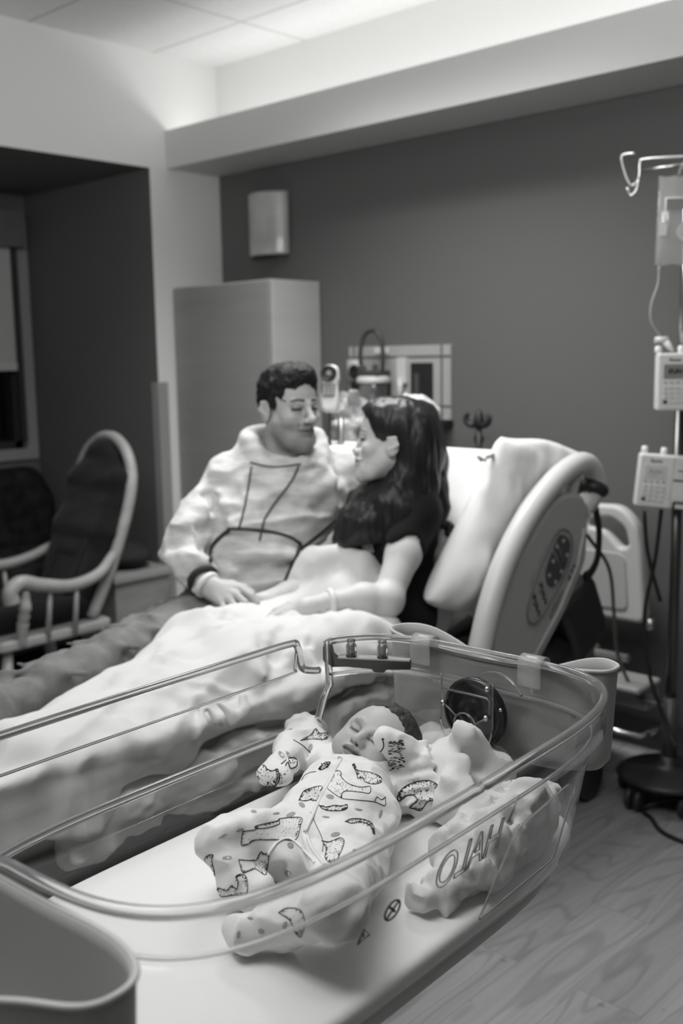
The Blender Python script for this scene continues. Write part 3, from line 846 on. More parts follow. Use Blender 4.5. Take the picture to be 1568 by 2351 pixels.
# rolled lip following the top edge
P = []; R = []
for i in range(NO):
    u, v = OU[i]; z = ztop[i]
    dn = inset(z); P.append(np.array(MB @ Vector((u*(1-dn/TA), v*(1-dn/TB), z))))
lip = tube([p+np.array([0, 0, 0.002]) for p in P], 0.0062, 10, closed=True)
obj('rim', lip, M_lip, tubo)
bm = bmesh.new()
st = [np.array(MB @ Vector(wall_pt(i, 0.9025))) for i in range(NO)]
hi = [i for i in range(NO) if ztop[i] > 0.93]
# contiguous run of the high wall
start = [i for i in hi if (i-1) % NO not in hi][0]
run = []
i = start
while i % NO in hi: run.append(st[i % NO]); i += 1
obj('rim_step', tube(run, 0.0024, 6), M_lip, tubo)
# drop-down wall on the bed side: a clear door just outside the opening
do = [(-0.345, 0.955), (0.278, 0.955), (0.287, 0.925), (0.297, 0.905), (0.335, 0.897), (0.338, 0.77), (-0.345, 0.77)]
MD = MB @ Matrix(((0, 0, 1, -0.2685), (1, 0, 0, 0), (0, 1, 0, 0), (0, 0, 0, 1)))
door = obj('drop_door', plate([rounded(do, [0.02, 0.022, 0.02, 0.012, 0.02, 0.02, 0.02])], 0.004, 0.0015, MD), M_clear, bas, False)
dl = smooth_path([bl(-0.2685, v, z) for v, z in ((-0.335, 0.955), (-0.1, 0.956), (0.15, 0.956), (0.262, 0.955), (0.279, 0.948), (0.285, 0.925), (0.292, 0.908), (0.312, 0.900), (0.330, 0.896))], 8)
obj('door_lip', tube(dl, 0.0058, 10), M_lip, door)
obj('door_step', tube(smooth_path([bl(-0.264, v, z) for v, z in ((-0.335, 0.908), (0.1, 0.908), (0.255, 0.908), (0.268, 0.915), (0.272, 0.940))], 8), 0.0022, 6), M_lip, door)
# latch plate with two clear knobs under the head rim
LA, LB = np.array([-0.243, 0.312]), np.array([-0.118, 0.379])
lx = (LB-LA)/np.linalg.norm(LB-LA)
ML = MB @ frame((LA[0], LA[1], 0.915), (lx[0], lx[1], 0), (0, 0, 1))
LL = float(np.linalg.norm(LB-LA))
lo = [(0.0, 0.030), (0.006, 0.034), (0.016, 0.034), (0.018, 0.020), (0.028, 0.013), (LL, 0.020), (LL, -0.002), (LL*0.72, -0.004), (LL*0.70, -0.009), (LL*0.58, -0.009), (LL*0.56, -0.004), (0.04, -0.002), (0.012, -0.004), (0.0, 0.006)]
la = obj('latch', plate([rounded(lo, 0.004)], 0.003, 0.0008, ML), mat('latch_steel', 0.11, 0.35, metal=0.6), bas, True)
bm = bmesh.new(); bm_box(bm, (0.028, 0.016, -0.002), (LL, 0.018, 0.018), ML)
obj('latch_flange', bm, mat('latch_flange', 0.42, 0.3, metal=0.7), la)
for x in (0.048, 0.098):
    bm = bmesh.new()
    MK = ML @ Matrix.Translation((x, 0.019, 0.008)) @ Matrix.Rotation(-PI/2, 4, 'X')
    bm_lathe(bm, [(0.0075, 0.0), (0.0085, 0.004), (0.0085, 0.016), (0.0062, 0.021), (0.0068, 0.026), (0.001, 0.027)], 14, MK)
    kb = obj('latch_knob', bm, M_lip, la)
    obj('plunger', bm_lathe(bmesh.new(), [(0.0086, -0.003), (0.0086, 0.001), (0.001, 0.002)], 14, MK), M_black, kb)
    obj('spring', bm_lathe(bmesh.new(), [(0.004, 0.002), (0.004, 0.02), (0.001, 0.021)], 10, MK), mat('spring_pale', 0.6, 0.4, metal=0.4), kb)
# head-wall fittings: round black speaker disc and a clear card bracket with a ring
def disc_M(u, v, z, tilt=0.0): return MB @ Matrix.Translation((u, v, z)) @ Matrix.Rotation(PI/2+tilt, 4, 'X')
bm = bmesh.new()
bm_lathe(bm, [(0.001, 0.000), (0.050, 0.0), (0.054, 0.004), (0.054, 0.012), (0.047, 0.015), (0.044, 0.012), (0.020, 0.010), (0.019, 0.012), (0.001, 0.012)], 40, disc_M(0.002, 0.386, 0.869))
dk = obj('sound_disc', bm, mat('disc_black', 0.012, 0.25, 0.5), bas)
obj('disc_screw', bm_lathe(bmesh.new(), [(0.003, 0.012), (0.003, 0.016), (0.001, 0.017)], 10, disc_M(0.050, 0.386, 0.885)), mat('screw_steel', 0.7, 0.2, metal=1), dk)
ring = [(0.045*math.cos(a)+0.004, -0.012+0.048*math.sin(a)) for a in np.linspace(PI, 2*PI, 17)]
co = [(-0.041, 0.056), (0.049, 0.056)]+ring[::-1]
cb = obj('card_bracket', plate([rounded(co, 0.004)], 0.0035, 0.001, disc_M(0.0, 0.352, 0.873)), M_clear, bas, False)
bm = bmesh.new(); MC = disc_M(0.0, 0.352, 0.873)
def mp(M, pts): return [M @ Vector(p) for p in pts]
bm_tube(bm, mp(MC, [(-0.038, 0.034, 0.003), (0.040, 0.034, 0.003), (0.046, 0.030, 0.003), (0.045, 0.010, 0.003)]), 0.0016, 6)
bm_tube(bm, mp(MC, [(0.002+0.019*math.cos(a), -0.016+0.019*math.sin(a), 0.003) for a in np.linspace(0, 2*PI, 25)[:-1]]), 0.0013, 6, closed=True)
bm_tube(bm, mp(MC, [(-0.034, 0.010, 0.003), (-0.012, -0.004, 0.003)]), 0.0013, 6); bm_tube(bm, mp(MC, [(0.038, 0.002, 0.003), (0.020, -0.010, 0.003)]), 0.0013, 6)
bm_tube(bm, mp(MC, [(p[0], p[1], 0.003) for p in co[2:]]), 0.0013, 6)
bm_tube(bm, mp(MC, [(-0.041, 0.056, 0.0), (-0.041, -0.012, 0.0)]), 0.0013, 6); bm_tube(bm, mp(MC, [(0.049, 0.056, 0.0), (0.049, -0.012, 0.0)]), 0.0013, 6)
obj('bracket_edge', bm, M_lip, cb)
for x, y in ((-0.036, 0.012), (0.040, 0.004), (0.042, 0.048)):
    obj('bracket_screw', bm_lathe(bmesh.new(), [(0.0045, 0.0), (0.0045, 0.004), (0.002, 0.006), (0.0005, 0.006)], 10, MC @ Matrix.Translation((x, y, 0.002))), mat('bracket_screw', 0.55, 0.25, metal=1), cb)
obj('moulded_arc', tube([bl(0.03+0.052*math.cos(a), 0.397-0.01*math.cos(a), 0.885+0.046*math.sin(a)) for a in np.linspace(0.5, 2.4, 20)], 0.0020, 6), M_lip, tubo)
# moulded name on the aisle wall, reading from inside the tub, and the card pocket
MHl = MB @ Matrix(((0, 0.24, 0.97, 0.2445), (1, 0, 0, -0.002), (0, 0.97, -0.24, 0.868), (0, 0, 0, 1)))
me = text_mesh('HALO', 0.062, MHl, 0.0004, 0.0, xs=0.78, spacing=0.95, mirror=True)
bmt = bmesh.new(); bmt.from_mesh(me); bmesh.ops.remove_doubles(bmt, verts=bmt.verts, dist=0.00005)
edges = [e for e in bmt.edges if len(e.link_faces) == 2 and e.calc_face_angle(0) > 1.0]
bmo = bmesh.new()
for e in edges:
    if e.calc_length() > 0.0009: bm_tube(bmo, [e.verts[0].co, e.verts[1].co], 0.00055, 5)
bmt.free()
bm_tube(bmo, [bl(0.253, 0.062, 0.885), bl(0.256, 0.078, 0.912)], 0.0011, 5)
obj('moulded_name', bmo, mat('moulded_edge', 0.36, 0.4), tubo)
po = [(0.035, 0.772), (0.085, 0.866), (0.205, 0.882), (0.222, 0.872), (0.200, 0.780)]
MP = MB @ Matrix(((0, 0.22, 0.97, 0.2505), (1, 0, 0, 0), (0, 0.97, -0.22, 0), (0, 0, 0, 1))) @ Matrix.Translation((0, 0.0, 0.0))
def pk(v, z, d=0.004): return bl(TA-inset(z)+d, v, z)
bm = bmesh.new(); vs = [bm.verts.new(pk(v, z)) for v, z in rounded(po, [0.004, 0.004, 0.012, 0.012, 0.01])]
bm.faces.new(vs)
pc = obj('card_pocket', bm, M_clear, bas)
s2 = pc.modifiers.new('solid', 'SOLIDIFY'); s2.thickness = 0.002
obj('pocket_edge', tube([pk(v, z, 0.006) for v, z in rounded(po, [0.004, 0.004, 0.012, 0.012, 0.01])], 0.0013, 6, closed=True), M_lip, pc)
# warning pictograms printed low on the aisle wall near the foot
M_ink = mat('pictogram_grey', 0.10, 0.6)
def wl_(v, z, d=0.0045): return bl(TA-inset(z+0.062)+d, v+0.092, z+0.062)
bm = bmesh.new()
bm_tube(bm, [wl_(-0.235+0.012*math.cos(a), 0.806+0.010*math.sin(a)) for a in np.linspace(0, 2*PI, 21)[:-1]], 0.0011, 5, closed=True)
bm_tube(bm, [wl_(-0.243, 0.800), wl_(-0.227, 0.812)], 0.001, 5)
bm_tube(bm, [wl_(-0.240, 0.811), wl_(-0.236, 0.808), wl_(-0.231, 0.803)], 0.0016, 5)
lb = obj('warning_symbol', bm, M_ink, tubo)
bm = bmesh.new()
bm_tube(bm, [wl_(-0.285, 0.793), wl_(-0.268, 0.795), wl_(-0.279, 0.806)], 0.0011, 5, closed=True)
bm_tube(bm, [wl_(-0.2775, 0.797), wl_(-0.2785, 0.802)], 0.0010, 5)
obj('warning_triangle', bm, M_ink, tubo)
bm = bmesh.new()
for q in range(9):
    v = -0.40+0.011*q
    bm_tube(bm, [wl_(v, 0.790), wl_(v+0.006, 0.791)], 0.0010, 5)
# big grey storage bins hooked over the head and foot walls
def make_bin(sgn, uc, name_label):
    a, b = (0.200, 0.047) if sgn > 0 else (0.208, 0.053)
    vc = sgn*(TB+0.004+b)
    N = 72; K = 14; P = np.zeros((K, N, 3))
    for j in range(N):
        t = 2*PI*j/N
        c, s = math.cos(t), math.sin(t)
        x, y = a*math.copysign(abs(c)**(2/3.4), c), b*math.copysign(abs(s)**(2/2.6), s)
        zt = 0.949-(0.034*max(0.0, s*sgn)**0.5+0.010)*(1-float(smoothstep(0.10, 0.90, abs(x)/a)))
        for i in range(K):
            f = i/(K-1)
            z = 0.782+(zt-0.782)*f
            q = 1.0
            if z < 0.812: q = 1-(1-math.sqrt(max(0, 1-((0.812-z)/0.030)**2)))*0.30
            ins = 1-0.05*(1-f)
            P[i, j] = MB @ Vector((uc+x*q*ins, vc+y*(1-(1-q)*1.4)*ins, z))
    me = grid_mesh('bin', P, False, True)
    bm = bmesh.new(); bm.from_mesh(me)
    bm.verts.ensure_lookup_table()
    bm.faces.new([bm.verts[j] for j in range(N)][::-1])
    bmesh.ops.recalc_face_normals(bm, faces=bm.faces)
    o = obj('storage_bin', bm, M_bin, None, True)
    tag(o, name_label, 'storage bin')
    s = o.modifiers.new('solid', 'SOLIDIFY'); s.thickness = 0.0045; s.offset = -1
    rim = tube([P[K-1, j] for j in range(N)], 0.0029, 8, closed=True)
    obj('bin_rim', rim, mat('bin_rim_plastic', 0.56, 0.45, 0.4), o)
    for u in ((-0.115, 0.08) if sgn > 0 else (-0.15,)):
        bm = bmesh.new()
        vv = sgn*(TB-0.004)
        kq = (1-(abs(u)/TA)**4.2)**(1/4.2)
        v0 = sgn*TB*kq
        hk = smooth_path([(v0+sgn*0.018, 0.925), (v0+sgn*0.012, 0.955), (v0, 0.9615), (v0-sgn*0.012, 0.955), (v0-sgn*0.013, 0.935), (v0-sgn*0.013, 0.918)], 5)
        PP = np.array([[np.array(MB @ Vector((u+du, v, z))) for v, z in hk] for du in np.linspace(-0.019, 0.019, 4)])
        h = obj('hook', grid_mesh('hook', PP), clear_mat('hook_plastic', 0.95, 0.6, 0.15, 0.25, 0.8), o, True)
        hs = h.modifiers.new('solid', 'SOLIDIFY'); hs.thickness = 0.0018
    return o
make_bin(1, -0.016, 'grey plastic storage bin hooked on the head end of the bassinet')
make_bin(-1, 0.045, 'grey plastic storage bin in the near foreground at the bassinet foot')
# stand below the tub
bm = bmesh.new()
for i in range(0, NO, 3): pass
bl_o = [(OU[i, 0]*0.80, OU[i, 1]*0.86) for i in range(0, NO, 4)]
obj('tub_tray', plate([bl_o], 0.022, 0.006, MB @ Matrix.Translation((0, 0, 0.7225))), mat('stand_plastic', 0.6, 0.4), bas, True)
obj('column', tube([bl(0, -0.02, 0.10), bl(0, -0.02, 0.715)], 0.035, 16), mat('stand_column', 0.5, 0.35, metal=0.5), bas)
bm = bmesh.new()
for q in range(4):
    a = PI/4+q*PI/2
    bm_tube(bm, [bl(0, -0.02, 0.10), bl(0.30*math.cos(a), -0.02+0.34*math.sin(a), 0.075)], [0.03, 0.02], 8)
obj('base', bm, mat('stand_base', 0.35, 0.4), bas)
for q in range(4):
    a = PI/4+q*PI/2
    p = bl(0.30*math.cos(a), -0.02+0.34*math.sin(a), 0)
    caster(p[0], p[1], 0.035, 'caster', bas, mat('bassinet_wheel', 0.05, 0.5), mat('bassinet_fork', 0.3, 0.4), 0.018)
# thin mattress under a fitted white sheet
mo = [(p[0], p[1]) for p in (outline(t, 0.2165, 0.370, 5.0) for t in np.linspace(0, 2*PI, 121)[:-1])]
mm = obj('bassinet_mattress', plate([mo], 0.026, 0.010, MB @ Matrix.Translation((0.004, 0, 0.752)), 4), mat('bassinet_sheet', 0.80, 0.8, 0.2, bump=(40, 0.06), sheen=0.2), None, True)
tag(mm, 'thin white mattress with fitted sheet under the baby in the bassinet', 'mattress')
# ================================================================== EQUIPMENT AROUND THE BED
M_steel = mat('stainless_steel', 0.62, 0.22, metal=1.0)
M_steel_dark = mat('dark_steel', 0.10, 0.3, metal=0.8)
# medical gas panel on the headboard wall
t = thing('headwall_panel', (-2.77, 3.33, 1.29), 'pale laminate gas outlet panel with dark inlay lines on the wall behind the couple', 'wall panel')
pb = bevel_mod(obj('board', box((-3.045, 3.312, 1.145), (-2.502, 3.33, 1.442)), mat('panel_laminate', 0.40, 0.45, 0.4, var=(4, 0.06, (1, 1, 1))), t), 0.002)
bm = bmesh.new()
bm_box(bm, (-3.045, 3.310, 1.392), (-2.502, 3.313, 1.402)); bm_box(bm, (-2.549, 3.310, 1.145), (-2.540, 3.313, 1.442))
bm_box(bm, (-3.045, 3.310, 1.195), (-2.502, 3.313, 1.204)); bm_box(bm, (-3.018, 3.310, 1.145), (-3.010, 3.313, 1.442))
for q, p in enumerate((((-3.045, 3.3105, 1.392), (-2.502, 3.3125, 1.402)), ((-2.549, 3.3095, 1.145), (-2.540, 3.3125, 1.442)), ((-3.045, 3.3105, 1.195), (-2.502, 3.3125, 1.204)), ((-3.018, 3.3095, 1.145), (-3.010, 3.3125, 1.442)))):
    obj('inlay_strip', box(*p), mat('inlay_dark', 0.13, 0.5), pb)
bm.free()
rc = obj('recess', box((-2.700, 3.306, 1.225), (-2.588, 3.314, 1.372)), mat('recess_dark', 0.02, 0.5), t)
obj('recess_fitting', box((-2.672, 3.295, 1.25), (-2.650, 3.308, 1.33)), mat('recess_fitting', 0.08, 0.4), rc)
obj('outlet_cover', bevel_mod(obj('tmpb', box((-3.045, 3.300, 1.30), (-2.960, 3.312, 1.388)), M_plast, t), 0.004).data, M_plast, t)
bpy.data.objects.remove(bpy.data.objects['tmpb'])
for z, r in ((1.338, 0.030), (1.278, 0.022)):
    Mx = Matrix.Translation((-3.000, 3.312, z)) @ Matrix.Rotation(PI/2, 4, 'X')
    obj('gas_outlet', bm_lathe(bmesh.new(), [(r, 0), (r, 0.018), (r*0.8, 0.024), (r*0.5, 0.016), (0.001, 0.016)], 24, Mx), M_black, t)
obj('outlet_plate', box((-2.765, 3.296, 1.29), (-2.715, 3.312, 1.395)), M_plast, t)
obj('flow_tube', tube([(-2.742, 3.29, 1.20), (-2.742, 3.29, 1.31)], 0.012, 10), mat('flow_tube', 0.55, 0.2), t)
obj('label_sticker', box((-2.895, 3.309, 1.412), (-2.82, 3.3125, 1.436)), mat('sticker_white', 0.75, 0.6), t)
# suction canister with a dark looped hose
t = thing('suction_canister', (-2.80, 3.2, 1.1), 'clear suction canister with white lid hanging under the looped dark hose', 'canister')
cx, cy = -2.84, 3.235
obj('jar', bm_lathe(bmesh.new(), [(0.001, 1.155), (0.052, 1.155), (0.055, 1.165), (0.062, 1.295), (0.060, 1.296)], 28, Matrix.Translation((cx, cy, 0))), clear_mat('canister_clear', 0.75, 0.8, 0.08, 0.10, 0.5), t)
obj('lid', bm_lathe(bmesh.new(), [(0.066, 1.292), (0.068, 1.297), (0.068, 1.312), (0.060, 1.320), (0.001, 1.322)], 28, Matrix.Translation((cx, cy, 0))), mat('canister_lid', 0.62, 0.4), t)
bm = bmesh.new(); bm_box(bm, (cx-0.055, cy-0.04, 1.318), (cx+0.055, cy+0.05, 1.345)); bm_tube(bm, [(cx-0.03, cy-0.03, 1.335), (cx-0.03, cy-0.03, 1.365)], 0.014, 10)
bm_tube(bm, [(cx+0.03, cy-0.02, 1.335), (cx+0.03, cy-0.02, 1.37)], 0.012, 10)
bevel_mod(obj('manifold', bm, mat('manifold_dark', 0.06, 0.4), t), 0.006)
obj('hose', tube(smooth_path([(cx-0.045, cy-0.02, 1.34), (cx-0.05, cy-0.02, 1.42), (cx-0.035, cy-0.01, 1.487), (cx+0.01, cy, 1.505), (cx+0.045, cy, 1.470), (cx+0.055, cy, 1.40), (cx+0.05, cy, 1.34)], 8), 0.0095, 10), mat('rubber_hose', 0.045, 0.4), t)
obj('wall_bracket', box((cx-0.03, cy+0.05, 1.23), (cx+0.03, 3.312, 1.29)), M_black, t)
# small dark shelf bracket under the panel
t = thing('equipment_shelf', (-2.55, 3.3, 1.13), 'small dark bracket shelf at the lower right corner of the wall panel', 'shelf')
obj('shelf_board', box((-2.60, 3.20, 1.118), (-2.50, 3.33, 1.138)), M_black, t)
for x in (-2.585, -2.52):
    obj('strut', tube([(x, 3.21, 1.118), (x, 3.325, 1.0)], 0.007, 8), M_steel_dark, t)
# twin hook on the headboard
t = thing('cable_hook', (-2.248, 3.15, 0.93), 'black twin hook standing on the headboard of the bed', 'hook')
hx, hy = -2.248, 3.15
hs_ = obj('stem', tube([(hx, hy, 0.86), (hx, hy, 1.13)], 0.011, 10), M_black, t)
ringp = [(hx+0.016*math.cos(a), hy, 1.092+0.017*math.sin(a)) for a in np.linspace(0, 2*PI, 17)[:-1]]
obj('ring', tube(ringp, 0.006, 8, closed=True), M_black, t)
for s in (-1, 1):
    hk = smooth_path([(hx, hy, 1.155), (hx+s*0.022, hy-0.005, 1.142), (hx+s*0.045, hy-0.01, 1.150), (hx+s*0.052, hy-0.01, 1.170), (hx+s*0.042, hy-0.01, 1.186)], 6)
    obj('hook_arm', tube(hk, [0.011]*(len(hk)-6)+[0.010, 0.010, 0.009, 0.009, 0.008, 0.007], 10), M_black, t)
obj('hook_head', bm_lathe(bmesh.new(), [(0.012, 1.128), (0.022, 1.145), (0.020, 1.165), (0.010, 1.195), (0.001, 1.202)], 14, Matrix.Translation((hx, hy, 0))), M_black, t)
# telephone handset (pillow speaker) leaning on the far rail
t = thing('telephone_handset', (-2.62, 2.60, 1.15), 'white telephone handset with keypad and dark earpiece beside the dark-haired head in the hoodie', 'telephone')
e0, e1 = dep(757, 948, 3.35), dep(760, 842, 3.35)
up = (e1-e0); up = up/np.linalg.norm(up)
HW = float(np.linalg.norm(e1-e0))
fn = np.array([0.45, -0.88, 0.1]); sd = np.cross(up, fn); sd /= np.linalg.norm(sd); fn = np.cross(sd, up)
MHd = Matrix(((sd[0], up[0], fn[0], e0[0]), (sd[1], up[1], fn[1], e0[1]), (sd[2], up[2], fn[2], e0[2]), (0, 0, 0, 1)))
ho = [(-0.026, 0), (0.026, 0), (0.030, 0.05), (0.024, 0.09), (0.030, HW-0.04), (0.024, HW+0.006), (-0.024, HW+0.006), (-0.030, HW-0.03), (-0.024, 0.08), (-0.030, 0.05)]
hb_ = obj('handset_body', plate([rounded(ho, 0.02)], 0.034, 0.012, MHd, 4), M_plast, t, True)
ME = MHd @ Matrix.Translation((-0.002, HW-0.024, 0.016))
obj('earpiece', bm_lathe(bmesh.new(), [(0.027, 0), (0.027, 0.006), (0.022, 0.010), (0.017, 0.006), (0.016, 0.0)], 24, ME), M_black, t)
obj('earpiece_grille', bm_lathe(bmesh.new(), [(0.016, 0.002), (0.001, 0.004)], 20, ME), mat('grille_grey', 0.35, 0.6), t)
kpad = obj('keypad', plate([rounded([(-0.021, 0.050), (0.021, 0.050), (0.021, HW-0.056), (-0.021, HW-0.056)], 0.004)], 0.003, 0.001, MHd @ Matrix.Translation((0, 0, 0.0175))), mat('handset_keypad', 0.10, 0.5), t)
for i in range(3):
    for j in range(4):
        obj('key', plate([rounded([(-0.0045, -0.003), (0.0045, -0.003), (0.0045, 0.003), (-0.0045, 0.003)], 0.001)], 0.003, 0.0008, MHd @ Matrix.Translation((-0.013+0.013*i, 0.058+j*(HW-0.118)/3.4, 0.0198))), mat('handset_key', 0.38, 0.5), kpad)
obj('cord', tube(smooth_path([e0, e0+np.array([0.0, 0.0, -0.12]), e0+np.array([0.03, 0.02, -0.30])], 6), 0.006, 8), mat('handset_cord', 0.05, 0.5), t)
obj('holder_post', tube([e0+np.array([0.02, 0.03, -0.02]), e0+np.array([0.02, 0.03, -0.30])], 0.010, 8), mat('holder_steel', 0.3, 0.3, metal=0.8), t)

# crumpled clear bags hanging below the outlets
def bag(name, label, c, r, amp, seed, m, fr=14):
    R = max(r)+0.05
    F = Field(np.array(c)-R, np.array(c)+R, 0.006)
    F.ell(c, r); F.ax[0] += seed
    F.noise(fr, amp, 3); F.ax[0] -= seed
    return tag(obj(name, F.mesh(name, 1), m, None, True), label, 'bag')
M_bagc = clear_mat('bag_film', 0.80, 0.9, 0.12, 0.22, 0.8)
bag('tubing_bag', 'crumpled clear plastic bag between the handset and the long dark hair', dep(805, 950, 3.5), (0.075, 0.05, 0.085), 0.03, 3.1, M_bagc, 18)
bag('linen_bag', 'white plastic bag bunched on the wall just above the long dark hair', dep(955, 945, 3.6), (0.065, 0.05, 0.075), 0.022, 8.7, mat('bag_white', 0.62, 0.45, 0.5), 14)
bag('glove_bag', 'dull grey plastic bag hanging low under the crumpled clear bag', dep(795, 1012, 3.45), (0.06, 0.05, 0.07), 0.02, 5.5, mat('bag_dull', 0.22, 0.4, 0.5), 16)

# ------------------------------------------------------------------ IV pole
px_, py_ = -1.380, 2.955
t = thing('iv_pole', (px_, py_, 0), 'steel infusion pole on a wheeled base at the right edge', 'pole')
obj('pole', tube([(px_, py_, 0.10), (px_, py_, 1.25)], 0.016, 16), M_steel_dark, t)
obj('upper_pole', tube([(px_, py_, 1.20), (px_, py_, 2.02)], 0.0115, 14), M_steel, t)
obj('lower_sleeve', tube([(px_, py_, 0.09), (px_, py_, 0.34)], 0.024, 14), mat('sleeve_dark', 0.05, 0.4), t)
for sx, sy in ((-1, -0.15), (0.55, 0.8), (0.5, -0.85)):
    d = np.array([sx, sy, 0.0]); d /= np.linalg.norm(d)
    n = np.array([-d[1], d[0], 0])
    b0 = np.array([px_, py_, 1.955])
    P = [b0, b0+d*0.125+np.array([0, 0, 0.006]), b0+d*0.140+np.array([0, 0, -0.005]), b0+d*0.142+np.array([0, 0, -0.045]), b0+d*0.160+np.array([0, 0, -0.066]), b0+d*0.178+np.array([0, 0, -0.045]), b0+d*0.196+np.array([0, 0, 0.012]), b0+d*0.188+np.array([0, 0, 0.026]), b0+d*0.155+np.array([0, 0, 0.026])]
    h = obj('hook', tube(smooth_path(P, 5), 0.0045, 10), M_steel, t)
    obj('hook_tip', tube(smooth_path([b0+d*0.142+np.array([0, 0, -0.05]), b0+d*0.150+n*0.004+np.array([0, 0, -0.085]), b0+d*0.165+n*0.004+np.array([0, 0, -0.094]), b0+d*0.176+np.array([0, 0, -0.07])], 5), 0.005, 8), M_steel, h)
    obj('hook_brace', tube([b0+np.array([0, 0, -0.02]), b0+d*0.135+np.array([0, 0, -0.026])], 0.005, 8), M_steel, h)
for a in np.linspace(0, 2*PI, 6)[:-1]+0.6:
    d = np.array([math.cos(a), math.sin(a), 0])
    p = np.array([px_, py_, 0])+d*0.135
    caster(p[0], p[1], 0.035, 'caster', t, mat('pole_wheel', 0.03, 0.5), M_black, 0.02)
obj('base', bm_lathe(bmesh.new(), [(0.155, 0.082), (0.160, 0.088), (0.145, 0.100), (0.05, 0.112), (0.026, 0.125), (0.026, 0.15)], 40, Matrix.Translation((px_, py_, 0))), mat('pole_base', 0.02, 0.45), t)
# infusion pumps
def pump(name, label, c, w, h, dp, tilt, side_panel, yaw):
    t = thing(name, c, label, 'infusion pump')
    M = Matrix.Translation(c) @ Matrix.Rotation(yaw, 4, 'Z') @ Matrix.Rotation(PI/2, 4, 'X') @ Matrix.Rotation(tilt, 4, 'Z')    # local x right, y up, z towards the viewer
    bd = obj('housing', plate([rounded([(-w/2, -h/2), (w/2, -h/2), (w/2, h/2), (-w/2, h/2)], 0.008)], dp, 0.006, M, 3), mat('pump_white', 0.70, 0.4, 0.4), t, True)
    zf = dp/2
    W2 = 0.098
    x0 = -w/2+W2/2
    sc = obj('screen', plate([rounded([(x0-0.032, h*0.06), (x0+0.030, h*0.06), (x0+0.030, h*0.31), (x0-0.032, h*0.31)], 0.002)], 0.002, 0.0005, M @ Matrix.Translation((0, 0, zf+0.0005))), mat('lcd_grey', 0.24 if not side_panel else 0.60, 0.3), t)
    obj('screen_text', text_mesh('RUN', 0.018, M @ Matrix.Translation((x0, h*0.185, zf+0.002)), 0.0003, 0.001), mat('lcd_ink', 0.03 if not side_panel else 0.42, 0.5), sc)
    obj('brand_lettering', text_mesh('Baxter', 0.013, M @ Matrix.Translation((x0, h*0.385, zf+0.0003)), 0.0004, 0.0003), mat('pump_ink', 0.10, 0.5), t)
    for i in range(4):
        obj('soft_key', plate([[(0.0028*math.cos(a), 0.0022*math.sin(a)) for a in np.linspace(0, 2*PI, 11)[:-1]]], 0.002, 0.0004, M @ Matrix.Translation((x0-0.026+i*0.0175, -h*0.01, zf+0.0005))), mat('soft_key_ink', 0.10, 0.5), t)
        for j in range(4):
            dark = (i == 0 and j == 3)
            obj('key', plate([rounded([(-0.0062, -0.0045), (0.0062, -0.0045), (0.0062, 0.0045), (-0.0062, 0.0045)], 0.002)], 0.003, 0.0008, M @ Matrix.Translation((x0-0.026+i*0.0175, -h*0.10-j*h*0.082, zf+0.0005))), M_black if dark else mat('pump_key', 0.58, 0.45), t)
    for x in ((x0-0.034, x0+0.022) if side_panel else (-w/2+0.006, x0+0.022)):
        obj('tubing_post', bm_lathe(bmesh.new(), [(0.0095, 0), (0.0105, 0.012), (0.0095, 0.024), (0.001, 0.026)], 14, M @ Matrix.Translation((x, h/2-0.004, -0.006)) @ Matrix.Rotation(-PI/2, 4, 'X')), mat('post_white', 0.72, 0.4), t)
    if side_panel:
        obj('panel_seam', bm_box(bmesh.new(), (-w/2+W2, -h/2+0.004, zf-0.001), (-w/2+W2+0.0015, h/2-0.004, zf+0.0008), M), mat('pump_seam', 0.4, 0.5), t)
        bm = bmesh.new(); x1 = -w/2+W2+0.034
        bm_box(bm, (x1-0.020, h*0.22, zf), (x1+0.026, h*0.25, zf+0.001), M); bm_box(bm, (x1-0.003, h*0.13, zf), (x1+0.006, h*0.22, zf+0.001), M)
        obj('door_diagram', bm, mat('diagram_ink', 0.25, 0.5), t)
        obj('door_slot', bm_box(bmesh.new(), (x1-0.030, h*0.035, zf), (x1+0.034, h*0.065, zf+0.001), M), M_black, t)
        cl = obj('tube_clamp', bm_box(bmesh.new(), (x1-0.026, -h*0.5, zf-0.004), (x1+0.022, -h*0.34, zf+0.022), M), M_black, t); bevel_mod(cl, 0.005)
        obj('clamp_label', bm_box(bmesh.new(), (x1-0.020, -h*0.46, zf+0.0215), (x1+0.008, -h*0.38, zf+0.024), M), mat('clamp_label', 0.6, 0.4), cl)
    obj('pole_clamp', bm_box(bmesh.new(), (0.0, -0.02, -dp/2-0.05), (0.05, 0.03, -dp/2), M), M_black, t)
    return t
p0 = dep(1562, 885, 3.13); p1 = dep(1516, 1097, 3.10)
pump('infusion_pump', 'white infusion pump higher on the pole with the dark screen', (-1.352, 2.895, 1.313), 0.142, 0.165, 0.05, 0.0, False, 0.65)
pump('infusion_pump', 'tilted white infusion pump lower on the pole with the black tube clamp', (-1.400, 2.900, 1.018), 0.155, 0.158, 0.05, -0.09, True, 0.60)
